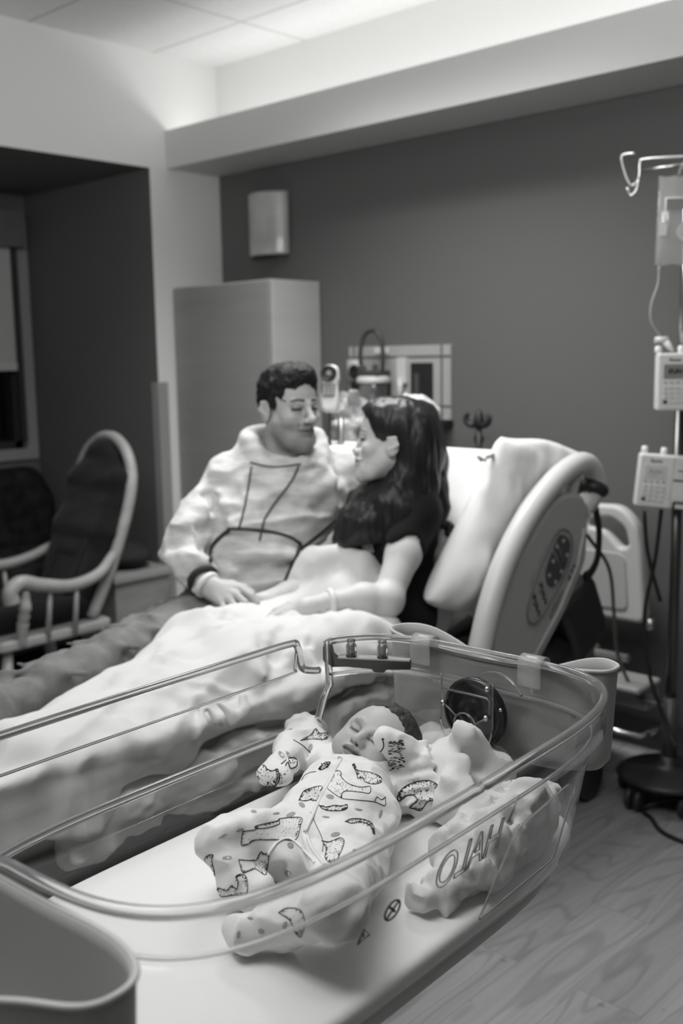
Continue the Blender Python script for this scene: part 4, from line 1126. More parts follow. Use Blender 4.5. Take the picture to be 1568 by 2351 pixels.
# fluid bag, drip chamber and line
F = Field((-1.53, 2.88, 1.60), (-1.28, 3.02, 1.96), 0.004)
bgc = np.array([-1.390, 2.935, 1.775])
ivr = np.array([[0.73, -0.68, 0], [0.68, 0.73, 0], [0, 0, 1]]).T
t = thing('iv_bag', (bgc[0], bgc[1], 1.64), 'clear fluid bag with printed label hanging from the pole hook', 'fluid bag')
N = 26; K = 30
P1 = np.zeros((2, K, N, 3))
for s in (0, 1):
    for i in range(K):
        for j in range(N):
            a, b = -1+2*j/(N-1), -1+2*i/(K-1)
            th = 0.022*max(0, (1-a**2))**0.6*max(0, 1-b**2)**0.6*(1.0-0.25*b)
            wd = 0.066*(1-0.04*b)
            v = np.array([wd*a, (1 if s else -1)*(th+0.0008), 0.125*b+0.002*math.sin(7*a+3*b)])
            P1[s, i, j] = bgc+ivr.T @ np.array([0, 0, 0])+np.array([0.73*v[0]+0.68*v[1], 0.68*v[0]-0.73*v[1], v[2]])
bm = bmesh.new()
for s in (0, 1):
    join_bm(bm, grid_mesh('b', P1[s]))
bmesh.ops.remove_doubles(bm, verts=bm.verts, dist=0.0018)
obj('bag_film', bm, clear_mat('iv_film', 0.90, 0.9, 0.06, 0.26, 0.9), t, True)
def onbag(x, z, off=0.0235): return np.array([bgc[0]+0.73*x+0.68*off, bgc[1]+0.68*x-0.73*off, bgc[2]+z])
MBg = frame(onbag(0, 0), (0.73, 0.68, 0), (0, 0, 1))
bm = bmesh.new()
for a, b in (((-0.048, 0.060), (0.05, 0.060)), ((-0.048, 0.060), (-0.048, -0.01))):
    bm_tube(bm, [MBg @ Vector((*a, 0)), MBg @ Vector((*b, 0))], 0.002, 6)
obj('label_border', bm, mat('bag_print', 0.75, 0.6), t)
lbz = obj('label', plate([rounded([(-0.045, 0.030), (0.05, 0.030), (0.05, 0.056), (-0.045, 0.056)], 0.003)], 0.001, 0.0003, MBg), mat('bag_label_grey', 0.25, 0.6), t)
st_ = obj('round_sticker', plate([[(0.038*math.cos(a)+0.022, -0.035+0.030*math.sin(a)) for a in np.linspace(0, 2*PI, 17)[:-1]]], 0.001, 0.0003, MBg @ Matrix.Translation((0, 0, 0.001))), mat('sticker_pale', 0.6, 0.6), t)
bm = bmesh.new()
for z in (-0.022, -0.032, -0.042): bm_box(bm, (0.0, z-0.002, 0.0015), (0.045, z+0.002, 0.0022), MBg)
obj('sticker_print', bm, mat('sticker_ink', 0.4, 0.6), st_)
obj('side_tag', plate([rounded([(-0.064, -0.045), (-0.044, -0.045), (-0.040, -0.010), (-0.064, -0.005)], 0.003)], 0.001, 0.0003, MBg), mat('bag_tag', 0.72, 0.6), t)
obj('port', tube([onbag(0.045, -0.125, 0), onbag(0.047, -0.175, 0)], [0.010, 0.007], 10), mat('port_white', 0.65, 0.4), t)
obj('hanger_loop', tube(smooth_path([onbag(-0.01, 0.12, 0), onbag(0.01, 0.16, 0), onbag(0.03, 0.17, 0), onbag(0.03, 0.12, 0)], 5), 0.004, 8), M_lip, t)
F = None
ln = smooth_path([onbag(-0.058, -0.13, 0.01), onbag(-0.060, -0.18, 0.01), onbag(-0.078, -0.24, 0.01), onbag(-0.075, -0.29, 0.01), onbag(-0.045, -0.335, 0.01), onbag(-0.020, -0.37, 0.01), onbag(-0.005, -0.41, 0.01)], 8)
l_ = tag(obj('infusion_line', tube(ln, 0.0035, 8), mat('line_pale', 0.38, 0.3, 0.5)), 'thin pale infusion tubing looping down from the fluid bag', 'tubing')
q = onbag(-0.035, -0.345, 0.012)
obj('roller_clamp', bm_tube(bm_tube(bmesh.new(), [q+np.array([-0.022, -0.02, 0.004]), q+np.array([0.006, 0.005, 0.006])], 0.009, 10), [q, q+np.array([0.02, 0.018, -0.035])], [0.012, 0.007], 10), mat('clamp_white', 0.68, 0.4), l_)
# power cords hanging down the pole
cb_ = smooth_path([(px_-0.03, py_-0.04, 0.93), (px_-0.045, py_-0.04, 0.78), (px_-0.07, py_-0.05, 0.60), (px_-0.05, py_-0.05, 0.42), (px_+0.0, py_-0.04, 0.28), (px_+0.05, py_-0.06, 0.20)], 8)
tag(obj('pump_cord', tube(cb_, 0.0065, 8), M_black), 'black power cord sagging down beside the infusion pole', 'cord')
cb_ = smooth_path([(px_-0.055, py_-0.10, 0.93), (px_-0.05, py_-0.08, 0.80), (px_-0.02, py_-0.05, 0.65)], 8)
tag(obj('pump_cord', tube(cb_, 0.006, 8), M_black), 'short black power cord from the lower pump clamp to the pole', 'cord')
cb_ = smooth_path([(px_+0.35, py_-0.26, 0.008), (px_+0.12, py_-0.24, 0.008), (px_+0.03, py_-0.17, 0.010), (px_-0.02, py_-0.12, 0.012), (px_+0.10, py_-0.05, 0.05), (px_+0.3, py_+0.0, 0.01)], 8)
tag(obj('floor_cord', tube(cb_, 0.006, 8), M_black), 'black cord lying on the floor by the pole wheels', 'cord')
# ================================================================== ALCOVE SEATING
M_rock = mat('rocker_wood', 0.34, 0.4, 0.4, var=(6, 0.15, (1, 1, 3)))
M_cush = mat('rocker_cushion', 0.014, 0.9, 0.1, bump=(60, 0.2), sheen=0.1)
RF = np.array([-0.04, -1.0, 0.0]); RF /= np.linalg.norm(RF)     # facing
RS = np.array([1.0, -0.04, 0.0]); RS /= np.linalg.norm(RS)      # towards the camera side
RO = np.array([-3.66, 2.07, -0.02])                                # seat centre on the floor
def rk(f, s, z): return RO+RF*f+RS*s+np.array([0, 0, z])
MRK = Matrix(((RF[0], RS[0], 0, RO[0]), (RF[1], RS[1], 0, RO[1]), (0, 0, 1, 0), (0, 0, 0, 1)))
t = thing('rocking_chair', RO, 'wooden rocking chair with tall dark padded back by the alcove', 'rocking chair')
# hooped back frame
hoop = [(-0.17, 0.235, 0.42), (-0.26, 0.245, 0.60), (-0.34, 0.25, 0.80), (-0.385, 0.235, 0.95), (-0.405, 0.17, 1.05), (-0.415, 0.06, 1.105), (-0.415, -0.06, 1.105), (-0.405, -0.17, 1.05), (-0.385, -0.235, 0.95), (-0.34, -0.25, 0.80), (-0.26, -0.245, 0.60), (-0.17, -0.235, 0.42)]
hoop = [(f, s*0.86, z) for f, s, z in hoop]
P = smooth_path([rk(*p) for p in hoop], 6)
obj('back_frame', tube(P, 0.024, 10), M_rock, t)
F = Field((-0.55, -0.30, 0.36), (0.35, 0.30, 1.14), 0.012)
for s in (-1, 1): pass
for s in np.linspace(-1, 1, 7):
    zt = 1.045-0.11*abs(s)**2.5
    F.chain([(-0.185, s*0.155, 0.47), (-0.285, s*0.165, 0.72), (-0.365, s*0.160, 0.92), (-0.385, s*0.13, zt)], [0.036, 0.038, 0.038, 0.032], 0.05)
F.noise((20, 6, 20), 0.004, 2)
me = F.mesh('back_cushion'); me.transform(MRK)
bc = obj('back_cushion', me, M_cush, t)
pp = [(-0.035, -0.09, 0.50), (-0.13, -0.10, 0.72), (-0.21, -0.095, 0.86), (-0.245, -0.05, 0.92), (-0.245, 0.05, 0.92), (-0.21, 0.095, 0.86), (-0.13, 0.10, 0.72), (-0.035, 0.09, 0.50)]
obj('cushion_piping', tube(smooth_path([rk(p[0]-0.105, p[1], p[2]) for p in pp], 5), 0.008, 6), M_cush, bc)
F = Field((-0.30, -0.33, 0.34), (0.36, 0.33, 0.54), 0.012)
for a in (-0.15, 0.0, 0.15):
    F.chain([(-0.18, a, 0.44), (0.22, a, 0.445)], [0.05, 0.055], 0.06)
F.noise(9, 0.008, 2)
me = F.mesh('seat_cushion'); me.transform(MRK)
obj('seat_cushion', me, M_cush, t)
so = rounded([(-0.24, -0.25), (0.26, -0.28), (0.26, 0.28), (-0.24, 0.25)], 0.04)
obj('seat', plate([so], 0.04, 0.012, MRK @ Matrix.Translation((0, 0, 0.375))), M_rock, t, True)
for s in (1, -1):
    ar = smooth_path([rk(-0.275, s*0.215, 0.66), rk(-0.17, s*0.27, 0.605), rk(-0.04, s*0.29, 0.585), rk(0.09, s*0.30, 0.610), rk(0.165, s*0.30, 0.632), rk(0.210, s*0.30, 0.605), rk(0.208, s*0.30, 0.560)], 7)
    n = len(ar); rr = list(np.concatenate([np.linspace(0.020, 0.026, n//2), np.linspace(0.026, 0.030, n-n//2)]))
    arm = obj('armrest', tube(ar, rr, 12), M_rock, t)
    ps = [rk(0.15, s*0.295, 0.60), rk(0.155, s*0.29, 0.53), rk(0.160, s*0.275, 0.46), rk(0.165, s*0.265, 0.385)]
    obj('arm_post', tube(smooth_path(ps, 5), [0.016, 0.017, 0.018, 0.020, 0.024, 0.026, 0.018, 0.025, 0.018, 0.024, 0.022, 0.021, 0.020, 0.019, 0.018, 0.017][:16], 10), M_rock, t)
    for f0, f1 in ((0.05, 0.055), (-0.06, -0.060)):
        obj('spindle', tube([rk(f0, s*0.295, 0.585), rk(f1, s*0.26, 0.385)], [0.009, 0.012], 8), M_rock, t)
    for f in (0.20, -0.20):
        obj('leg', tube([rk(f, s*0.23, 0.37), rk(f*1.15, s*0.25, 0.20), rk(f*1.2, s*0.26, 0.085)], [0.018, 0.026, 0.018], 10), M_rock, t)
    ro = smooth_path([rk(0.42, s*0.26, 0.105), rk(0.22, s*0.26, 0.05), rk(0.0, s*0.26, 0.028), rk(-0.25, s*0.26, 0.05), rk(-0.50, s*0.26, 0.12)], 6)
    obj('rocker', tube(ro, 0.024, 8), M_rock, t)
obj('stretcher', tube([rk(0.215, -0.25, 0.2), rk(0.215, 0.25, 0.2)], 0.013, 8), M_rock, t)
# upholstered loveseat below the window, running to the alcove jamb
t = thing('loveseat', (-4.6, 2.2, 0), 'dark patterned loveseat below the alcove window', 'sofa')
M_love = mat('loveseat_fabric', 0.02, 0.9, 0.1, var=(18, 0.5), bump=(90, 0.1))
F = Field((-5.0, 1.0, 0.40), (-4.35, 2.99, 0.95), 0.016)
for z in (0.50, 0.60, 0.70, 0.795): F.cone((-4.78, 1.25, z), (-4.78, 2.80-max(0, z-0.72)*0.6, z), 0.085, None, 0.06)
F.noise(6, 0.006, 2)
obj('backrest', F.mesh('backrest'), M_love, t)
F = Field((-4.9, 1.0, 0.28), (-4.05, 2.9, 0.55), 0.016)
for x in (-4.65, -4.5, -4.35, -4.24): F.cone((x, 1.25, 0.42), (x, 2.70, 0.42), 0.075, None, 0.06)
obj('seat_cushion', F.mesh('seat_cushion'), M_love, t)
bevel_mod(obj('frame', box((-4.86, 1.05, 0.10), (-4.15, 2.80, 0.35)), mat('loveseat_base', 0.03, 0.6), t), 0.01)
for x in (-4.80, -4.22):
    for y in (1.12, 2.72): obj('foot', tube([(x, y, 0.0), (x, y, 0.11)], 0.025, 8), M_rock, t)
obj('armrest', bevel_mod(obj('tmpb', box((-4.86, 1.05, 0.35), (-4.15, 1.2, 0.62)), M_love, t), 0.03).data, M_love, t)
bpy.data.objects.remove(bpy.data.objects['tmpb'])
# low wooden chest with a dark cushion behind the rocker
t = thing('storage_chest', (-3.96, 2.72, 0), 'low pale wooden chest against the jamb behind the rocking chair', 'chest')
bevel_mod(obj('carcass', box((-4.12, 2.60, 0.0), (-3.82, 2.90, 0.42)), M_rock, t), 0.006)
bevel_mod(obj('lid', box((-4.14, 2.585, 0.42), (-3.80, 2.912, 0.455)), mat('chest_lid', 0.42, 0.4), t), 0.006)
F = Field((-4.2, 2.55, 0.43), (-3.75, 2.95, 0.62), 0.012)
F.ell((-3.97, 2.75, 0.512), (0.14, 0.13, 0.056)); F.noise(10, 0.006, 2)
tag(obj('seat_pad', F.mesh('seat_pad'), mat('pad_fabric', 0.05, 0.9, 0.1, bump=(60, 0.1))), 'small dark cushion lying on the pale wooden chest', 'cushion')
# ================================================================== PEOPLE: helpers
def skin(name, g, rough=0.5):
    m = mat(name, g, rough, 0.35, bump=(260, 0.06), var=(30, 0.04))
    nt = m.node_tree; b = nt.nodes['Principled BSDF']; src = b.inputs['Base Color'].links[0].from_socket
    at_ = nt.nodes.new('ShaderNodeAttribute'); at_.attribute_name = 'tone'
    v = nt.nodes.new('ShaderNodeVectorMath'); v.operation = 'SCALE'
    nt.links.new(src, v.inputs[0]); nt.links.new(at_.outputs['Fac'], v.inputs['Scale']); nt.links.new(v.outputs[0], b.inputs['Base Color'])
    return m
def view_basis(yaw, pitch, roll):
    """head axes; yaw turns from facing the viewer (0) to the right (+), pitch nods down (+), roll tips the crown left (+); degrees"""
    y, p, r = (math.radians(a) for a in (yaw, pitch, roll))
    t = -CF
    F0 = math.cos(y)*t+math.sin(y)*CR
    F = math.cos(p)*F0-math.sin(p)*CU
    U = math.cos(p)*CU+math.sin(p)*F0
    def rt(v): return Matrix.Rotation(r, 3, Vector(t)) @ Vector(v)
    F, U = np.array(rt(F)), np.array(rt(U))
    R = np.cross(F, U)
    return R, F, U
def basis_matrix(R, F, U, o, s=1.0):
    return Matrix(((R[0]*s, F[0]*s, U[0]*s, o[0]), (R[1]*s, F[1]*s, U[1]*s, o[1]), (R[2]*s, F[2]*s, U[2]*s, o[2]), (0, 0, 0, 1)))
class Posed:
    "writes primitives given in a local frame into a world-space field"
    def __init__(s, F, R, Fw, U, o, sc):
        s.F, s.B, s.o, s.sc = F, np.stack([R, Fw, U], 1), np.array(o), sc
    def p(s, q): return s.o+s.B @ (np.array(q, float)*s.sc)
    def ell(s, c, r, k=0.0, op='add', R=None):
        Rm = s.B if R is None else s.B @ np.array(R)
        s.F.ell(s.p(c), np.array(r)*s.sc, Rm, k*s.sc, op)
    def cone(s, a, b, ra, rb=None, k=0.0, op='add'):
        s.F.cone(s.p(a), s.p(b), ra*s.sc, (ra if rb is None else rb)*s.sc, k*s.sc, op)
    def chain(s, P, rs, k=0.0, op='add'):
        for i in range(len(P)-1): s.cone(P[i], P[i+1], rs[i], rs[i+1], k, op)
    def inv(s, W): return (np.asarray(W)-s.o) @ s.B/s.sc
def adult_head(H, male, neck_to=None):
    m = male
    H.ell((0, -0.014, 0.045), (0.075, 0.096, 0.086))
    H.ell((0, 0.028, 0.040), (0.060, 0.058, 0.055), 0.02)
    H.ell((0, 0.026, -0.035), (0.055 if m else 0.052, 0.058, 0.076), 0.03)
    H.ell((0, 0.072, -0.066), (0.027, 0.020, 0.026), 0.02)
    for s in (-1, 1):
        H.cone((s*0.050, 0.005, -0.052), (s*(0.034 if m else 0.026), 0.050, -0.094), 0.020, 0.017, 0.03)
        H.cone((s*(0.034 if m else 0.026), 0.050, -0.094), (0, 0.074, -0.103), 0.017, 0.017, 0.02)
        H.ell((s*0.041, 0.055, -0.024), (0.024, 0.024, 0.021), 0.02)
    H.ell((0, 0.079, -0.104), (0.020 if m else 0.016, 0.014, 0.014), 0.015)
    for s in (-1, 1):
        H.ell((s*0.031, 0.094, 0.003), (0.019, 0.015, 0.011), 0.016, 'sub')
        H.cone((s*0.040, 0.070, 0.020), (s*0.012, 0.082, 0.017), 0.0095 if m else 0.007, 0.0095 if m else 0.007, 0.012)
        H.ell((s*0.031, 0.0735, 0.001), (0.0135, 0.012, 0.0115), None and 0 or 0.003)
        H.cone((s*0.042, 0.078, 0.006), (s*0.020, 0.083, 0.007), 0.0035, 0.0035, 0.004)
        H.cone((s*0.042, 0.077, -0.009), (s*0.022, 0.082, -0.010), 0.0028, 0.0028, 0.004)
    H.cone((0, 0.083, 0.014), (0, 0.107 if m else 0.101, -0.027), 0.0075 if m else 0.006, 0.0110 if m else 0.0075, 0.012)
    H.ell((0, 0.109 if m else 0.103, -0.031), (0.0120 if m else 0.0085, 0.0115 if m else 0.009, 0.0100 if m else 0.0080), 0.008)
    for s in (-1, 1):
        H.ell((s*(0.0122 if m else 0.0095), 0.097 if m else 0.093, -0.035), (0.0082 if m else 0.0065, 0.011, 0.0075), 0.007)
        if m: H.ell((s*0.006, 0.104, -0.042), (0.0036, 0.005, 0.004), 0.002, 'sub')
    H.cone((0, 0.098, -0.042), (0, 0.094, -0.054), 0.006, 0.006, 0.008)
    # smiling mouth
    ml = -0.0635
    for s in (-1, 1):
        H.chain([(0, 0.0955, ml+0.004), (s*0.012, 0.093, ml+0.005), (s*0.025, 0.083, ml+0.004)], [0.0052, 0.0050, 0.0028], 0.005)
        H.chain([(0, 0.0945, ml-0.007), (s*0.012, 0.091, ml-0.006), (s*0.025, 0.083, ml+0.002)], [0.0062, 0.0058, 0.0028], 0.005)
        H.chain([(0, 0.1005, ml-0.0012), (s*0.013, 0.0975, ml-0.0008), (s*0.028, 0.088, ml+0.003)], [0.0022, 0.0022, 0.0022], 0.002, 'sub')
        H.chain([(s*0.022, 0.091, -0.036), (s*0.033, 0.082, -0.055), (s*0.034, 0.075, -0.068)], [0.0025, 0.003, 0.002], 0.008, 'sub')
    for s in (-1, 1):
        ez = -0.006 if m else -0.018
        H.ell((s*0.078, -0.014, ez), (0.009, 0.020, 0.033 if m else 0.029), 0.006)
        H.ell((s*0.089, -0.008, ez), (0.007, 0.009, 0.016), 0.004, 'sub')
        H.chain([(s*0.085, -0.006, ez-0.010), (s*0.088, -0.030, ez+0.004), (s*0.085, -0.022, ez+0.026), (s*0.082, 0.0, ez+0.024)], [0.0036]*4, 0.005)
def soft(x, c, w, f=0.0015):
    "1 inside |x-c| < w, falling to 0 over f"
    return 1-smoothstep(w-f*0.5, w+f*0.5, np.abs(x-c))
def step(x, a, f=0.004): return smoothstep(a-f, a+f, x)
def face_tone(H, V, male):
    "skin tone factor per vertex: brows, lashes, lips, mouth line, nostrils, beard shadow, painted eye-socket shade"
    Q = H.inv(V); x, y, z = Q.T; x = np.abs(x)
    t = np.ones(len(Q)); ml = -0.0635
    near = (y > -0.03) & (y < 0.14) & (z > -0.14) & (z < 0.09) & (x < 0.09)
    if male:
        b = step(y, 0.0, 0.015)*(1-step(z, -0.045+0.25*np.maximum(0, 0.05-y), 0.010))*step(z, -0.128, 0.010)
        b2 = step(y, 0.06, 0.006)*step(-z, 0.040, 0.003)*step(z, -0.062, 0.003)*(1-step(x, 0.034, 0.006))
        t *= 1-0.52*np.maximum(b*0.9, b2)
        t *= 1+0.30*step(y, 0.085, 0.006)*soft(z, -0.084, 0.006, 0.006)*(1-step(x, 0.012, 0.004))
    lip = step(y, 0.078, 0.002)*(1-step(x, 0.0255, 0.002))*(1-step(z, ml+0.0105-0.22*x, 0.0015))*step(z, ml-0.0135+0.42*x, 0.0015)
    t *= 1-(0.40 if male else 0.45)*lip
    t *= 1-0.75*step(y, 0.074, 0.003)*(1-step(x, 0.030, 0.002))*soft(z, ml-0.001+0.14*x, 0.0020, 0.0022)
    bc = 0.0250-0.35*np.maximum(0, x-0.034)+0.10*(x-0.01)
    t *= 1-0.88*step(y, 0.055, 0.005)*step(x, 0.011, 0.002)*(1-step(x, 0.050, 0.003))*soft(z, bc, (0.0055 if male else 0.0026)*(1-0.35*(x/0.05)), 0.003)
    t *= 1-0.85*step(y, 0.066, 0.003)*step(x, 0.017, 0.002)*(1-step(x, 0.046, 0.002))*soft(z, 0.0008-0.10*np.abs(x-0.03), 0.0044 if male else 0.0040, 0.003)
    t *= 1-0.35*step(y, 0.066, 0.003)*step(x, 0.014, 0.004)*(1-step(x, 0.048, 0.004))*soft(z, 0.004, 0.010, 0.010)  # shade of the eye sockets painted into the skin tone
    t *= 1-0.8*step(y, 0.088, 0.002)*soft(x, 0.0065, 0.0035, 0.002)*soft(z, -0.0425, 0.0024, 0.002)
    return np.where(near, np.clip(t, 0.05, 1.3), 1.0)
def set_tone(o, fn):
    me = o.data; n = len(me.vertices); V = np.zeros(n*3, np.float32); me.vertices.foreach_get('co', V)
    a = me.attributes.new('tone', 'FLOAT', 'POINT')
    a.data.foreach_set('value', np.asarray(fn(V.reshape(-1, 3)), np.float32))
def person(name, label, cat='person'): pass
def bvh_of(me):
    bm = bmesh.new(); bm.from_mesh(me); b = BVHTree.FromBMesh(bm); bm.free(); return b
def onmesh(b, px, py, off=0.0, fallback=None):
    d = CF*FPX+CR*(px-784)+CU*(1175.5-py); d /= np.linalg.norm(d)
    h = b.ray_cast(Vector(CAM), Vector(d))
    if h[0] is None: return fallback
    return np.array(h[0])+np.array(h[1])*off
def on_line(b, pts, off, n=6):
    Q = [np.array((p[0], p[1], 0.0)) for p in pts]
    out = []
    for q in smooth_path(Q, n):
        h = onmesh(b, q[0], q[1], off)
        if h is not None: out.append(h)
    return out
def finger(F, P, r0, r1, k=0.004):
    n = len(P); F.chain(P, list(np.linspace(r0, r1, n)), k)

# ================================================================== THE MAN
M_skin = skin('skin_man', 0.47)
M_skinw = skin('skin_woman', 0.58)
M_hair = mat('dark_hair', 0.012, 0.6, 0.25, bump=(160, 0.3))
M_hood = mat('hoodie_fleece', 0.60, 0.95, 0.1, var=(16, 0.22, (1, 1, 3.5)), bump=(120, 0.15, (1, 1, 2.5)), sheen=0.2)
M_jean = mat('denim', 0.20, 0.85, 0.15, var=(20, 0.2), bump=(30, 0.35))
M_trim = mat('hoodie_dark_trim', 0.03, 0.8)
man = thing('person', dep(560, 1400, 2.9), 'person in a pale heathered hoodie and jeans sitting on the far side of the bed', 'person')
hR, hF, hU = view_basis(40, 9, 6)
hc = dep(664, 939, 2.88)
B = Field(dep(600, 1100, 3.1)-np.array([0.45, 0.42, 0.42]), dep(600, 1100, 3.1)+np.array([0.45, 0.50, 0.42]), 0.0048) if False else None
# head and neck at fine resolution, torso, arm and hand in the same field
lo = np.array([-2.62, 1.02, 0.62]); hi_ = np.array([-1.72, 2.52, 1.48])
HF = Field((-2.32, 1.78, 0.98), (-1.90, 2.22, 1.47), 0.0022)
H = Posed(HF, hR, hF, hU, hc, 0.93)
adult_head(H, True)
nb = dep(652, 1062, 2.93)
HF.cone(H.p((0, -0.022, -0.055)), nb, 0.053, 0.060, 0.03)
HF.cone(H.p((0, 0.055, -0.085)), nb+hF*0.02, 0.02, 0.03, 0.03)
me_head = HF.mesh('head', 1)
# body below the collar
sR, sL = dep(528, 1098, 2.90), dep(785, 1080, 3.08)
chest, belly, pelv = dep(648, 1140, 2.95), dep(600, 1255, 2.90), dep(565, 1350, 2.90)
elb, wri = dep(418, 1258, 2.76), dep(470, 1336, 2.66)
BF = Field((-2.65, 0.85, 0.55), (-1.70, 2.62, 1.30), 0.0075)
BF.cone(nb, chest, 0.06, 0.09, 0.05).cone(sR, sL, 0.05, 0.05, 0.06).cone(chest, belly, 0.10, 0.10, 0.05).cone(belly, pelv, 0.10, 0.11, 0.05)
BF.chain([sR, elb, wri], [0.030, 0.028, 0.026], 0.02)
wat = dep(1012, 1222, 2.88); elbL = dep(915, 1185, 3.16)
BF.chain([sL, elbL, wat], [0.045, 0.038, 0.028], 0.02)
kneeR, ankR = np.array([-2.05, 1.42, 0.700]), np.array([-1.96, 0.98, 0.666])
kneeL, ankL = np.array([-2.12, 1.47, 0.675]), np.array([-2.04, 1.02, 0.655])
hipR, hipL = pelv+np.array([0.03, -0.06, -0.035]), pelv+np.array([-0.06, 0.0, -0.045])
for h, k_, a in ((hipR, kneeR, ankR), (hipL, kneeL, ankL)): BF.chain([h, k_, a], [0.055, 0.042, 0.034], 0.02)
# right hand on the woman's hand: palm, thumb and four bent fingers
HN = Field(dep(520, 1370, 2.64)-0.13, dep(520, 1370, 2.64)+0.13, 0.0026)
kn = [dep(553, 1352, 2.625), dep(543, 1366, 2.61), dep(527, 1376, 2.605), dep(508, 1382, 2.605)]
HN.cone(wri, dep(488, 1346, 2.645), 0.027, 0.027, 0.01)
for i, kq in enumerate(kn):
    HN.cone(dep(488-2*i, 1346+4*i, 2.64), kq, 0.021, 0.0108, 0.008)
tips = [[(578, 1368, 2.605), (590, 1384, 2.60), (586, 1396, 2.605)], [(563, 1384, 2.592), (572, 1398, 2.590), (566, 1408, 2.60)], [(541, 1394, 2.588), (546, 1406, 2.588), (540, 1414, 2.598)], [(514, 1396, 2.590), (513, 1407, 2.590), (510, 1414, 2.60)]]
for kq, tp, r in zip(kn, tips, (0.0086, 0.0090, 0.0086, 0.0076)):
    finger(HN, [kq]+[dep(*q) for q in tp], r*1.10, r*0.84, 0.0012)
finger(HN, [dep(500, 1340, 2.655), dep(532, 1342, 2.652), dep(560, 1350, 2.648), dep(580, 1362, 2.64)], 0.013, 0.0085)
me_hand = HN.mesh('hand', 1)
bm = bmesh.new(); join_bm(bm, BF.mesh('b', 1)); 
for f in bm.faces: f.material_index = 0
bm.from_mesh(me_head); bm.from_mesh(me_hand)
for f in bm.faces: f.smooth = True
set_tone(obj('body', bm, M_skin, man), lambda V: face_tone(H, V, True))
# second hand, left, with wrist behind the woman
LH = Field(wat-0.12, wat+0.12, 0.003)
LH.chain([dep(985, 1218, 2.96), wat, dep(1014, 1250, 2.87), dep(1006, 1275, 2.86)], [0.028, 0.026, 0.03, 0.028], 0.01)
for i, (a, b_) in enumerate((((990, 1300), (985, 1325)), ((998, 1302), (995, 1328)), ((1006, 1300), (1004, 1322)), ((1012, 1290), (1012, 1308)))):
    finger(LH, [dep(1002+3*i, 1275, 2.86), dep(*a, 2.85), dep(*b_, 2.85)], 0.010, 0.008)
finger(LH, [dep(1002, 1255, 2.87), dep(990, 1275, 2.85), dep(986, 1292, 2.85)], 0.011, 0.0085)
set_tone(obj('left_hand', LH.mesh('left_hand', 1), M_skin, man), lambda V: np.ones(len(V)))
wm = obj('wristwatch', tube([dep(1011, 1219, 2.885)+0.033*(math.cos(a)*CR+math.sin(a)*np.cross(CR, CU)) + CU*0.02*math.sin(a) for a in np.linspace(0, 2*PI, 21)[:-1]], 0.011, 8, closed=True, flat=((0, 0, 1), 1.2)), M_black, man)
bevel_mod(obj('watch_face', bm_box(bmesh.new(), (-0.02, -0.02, -0.006), (0.02, 0.02, 0.006), frame(dep(1022, 1216, 2.86), CR*0.5-CF*0.87, CU+CR*0.2)), mat('watch_glass', 0.02, 0.1, 0.6), wm), 0.004)
# hair
HH = Field(H.p((0, 0, 0.03))-0.17, H.p((0, 0, 0.03))+0.17, 0.0026)
G = Posed(HH, hR, hF, hU, hc, 0.93)
G.ell((0, -0.014, 0.046), (0.082, 0.104, 0.093))
G.ell((0, 0.046, 0.096), (0.058, 0.046, 0.036), 0.03)
G.ell((0, 0.122, -0.030), (0.092, 0.078, 0.112), 0.008, 'sub')
for s in (-1, 1):
    G.ell((s*0.088, -0.020, -0.020), (0.030, 0.030, 0.040), 0.006, 'sub')
    G.ell((s*0.078, 0.045, -0.005), (0.022, 0.030, 0.05), 0.01, 'sub')
    G.cone((s*0.072, 0.014, 0.03), (s*0.072, 0.015, -0.012), 0.012, 0.007, 0.006)
HH.cut(H.p((0, -0.09, -0.045)), hF*0.42-hU*1.0, 0.01)
HH.noise(42, 0.0042, 2)
HH.noise(150, 0.0020, 2)
obj('hair', HH.mesh('hair', 1, True), M_hair, man)
# hoodie
C_ = Field((-2.65, 1.50, 0.62), (-1.70, 2.62, 1.32), 0.0062)
tR = (sL-sR)/np.linalg.norm(sL-sR); tU = (nb-pelv); tU = tU/np.linalg.norm(tU); tU = tU-tR*(tU@tR); tU /= np.linalg.norm(tU); tF = np.cross(tU, tR)
RB = np.stack([tR, tF, tU], 1)
C_.ell(chest, (0.195, 0.125, 0.17), RB, 0.0)
C_.ell(belly+tU*0.02, (0.165, 0.13, 0.15), RB, 0.06)
C_.ell(pelv+tU*0.03, (0.17, 0.13, 0.09), RB, 0.05)
C_.cone(sR+tU*-0.005, sL, 0.064, 0.068, 0.06)
C_.cone(nb-tU*0.02, chest, 0.09, 0.12, 0.06)
sl = [sR, (sR+elb)/2+np.array([-0.01, 0, 0.0]), elb, (elb*0.35+wri*0.65), wri-(wri-elb)*0.06]
C_.chain(sl, [0.066, 0.060, 0.058, 0.050, 0.038], 0.016)
C_.chain([sL, elbL, wat-(wat-elbL)*0.25], [0.072, 0.060, 0.046], 0.03)
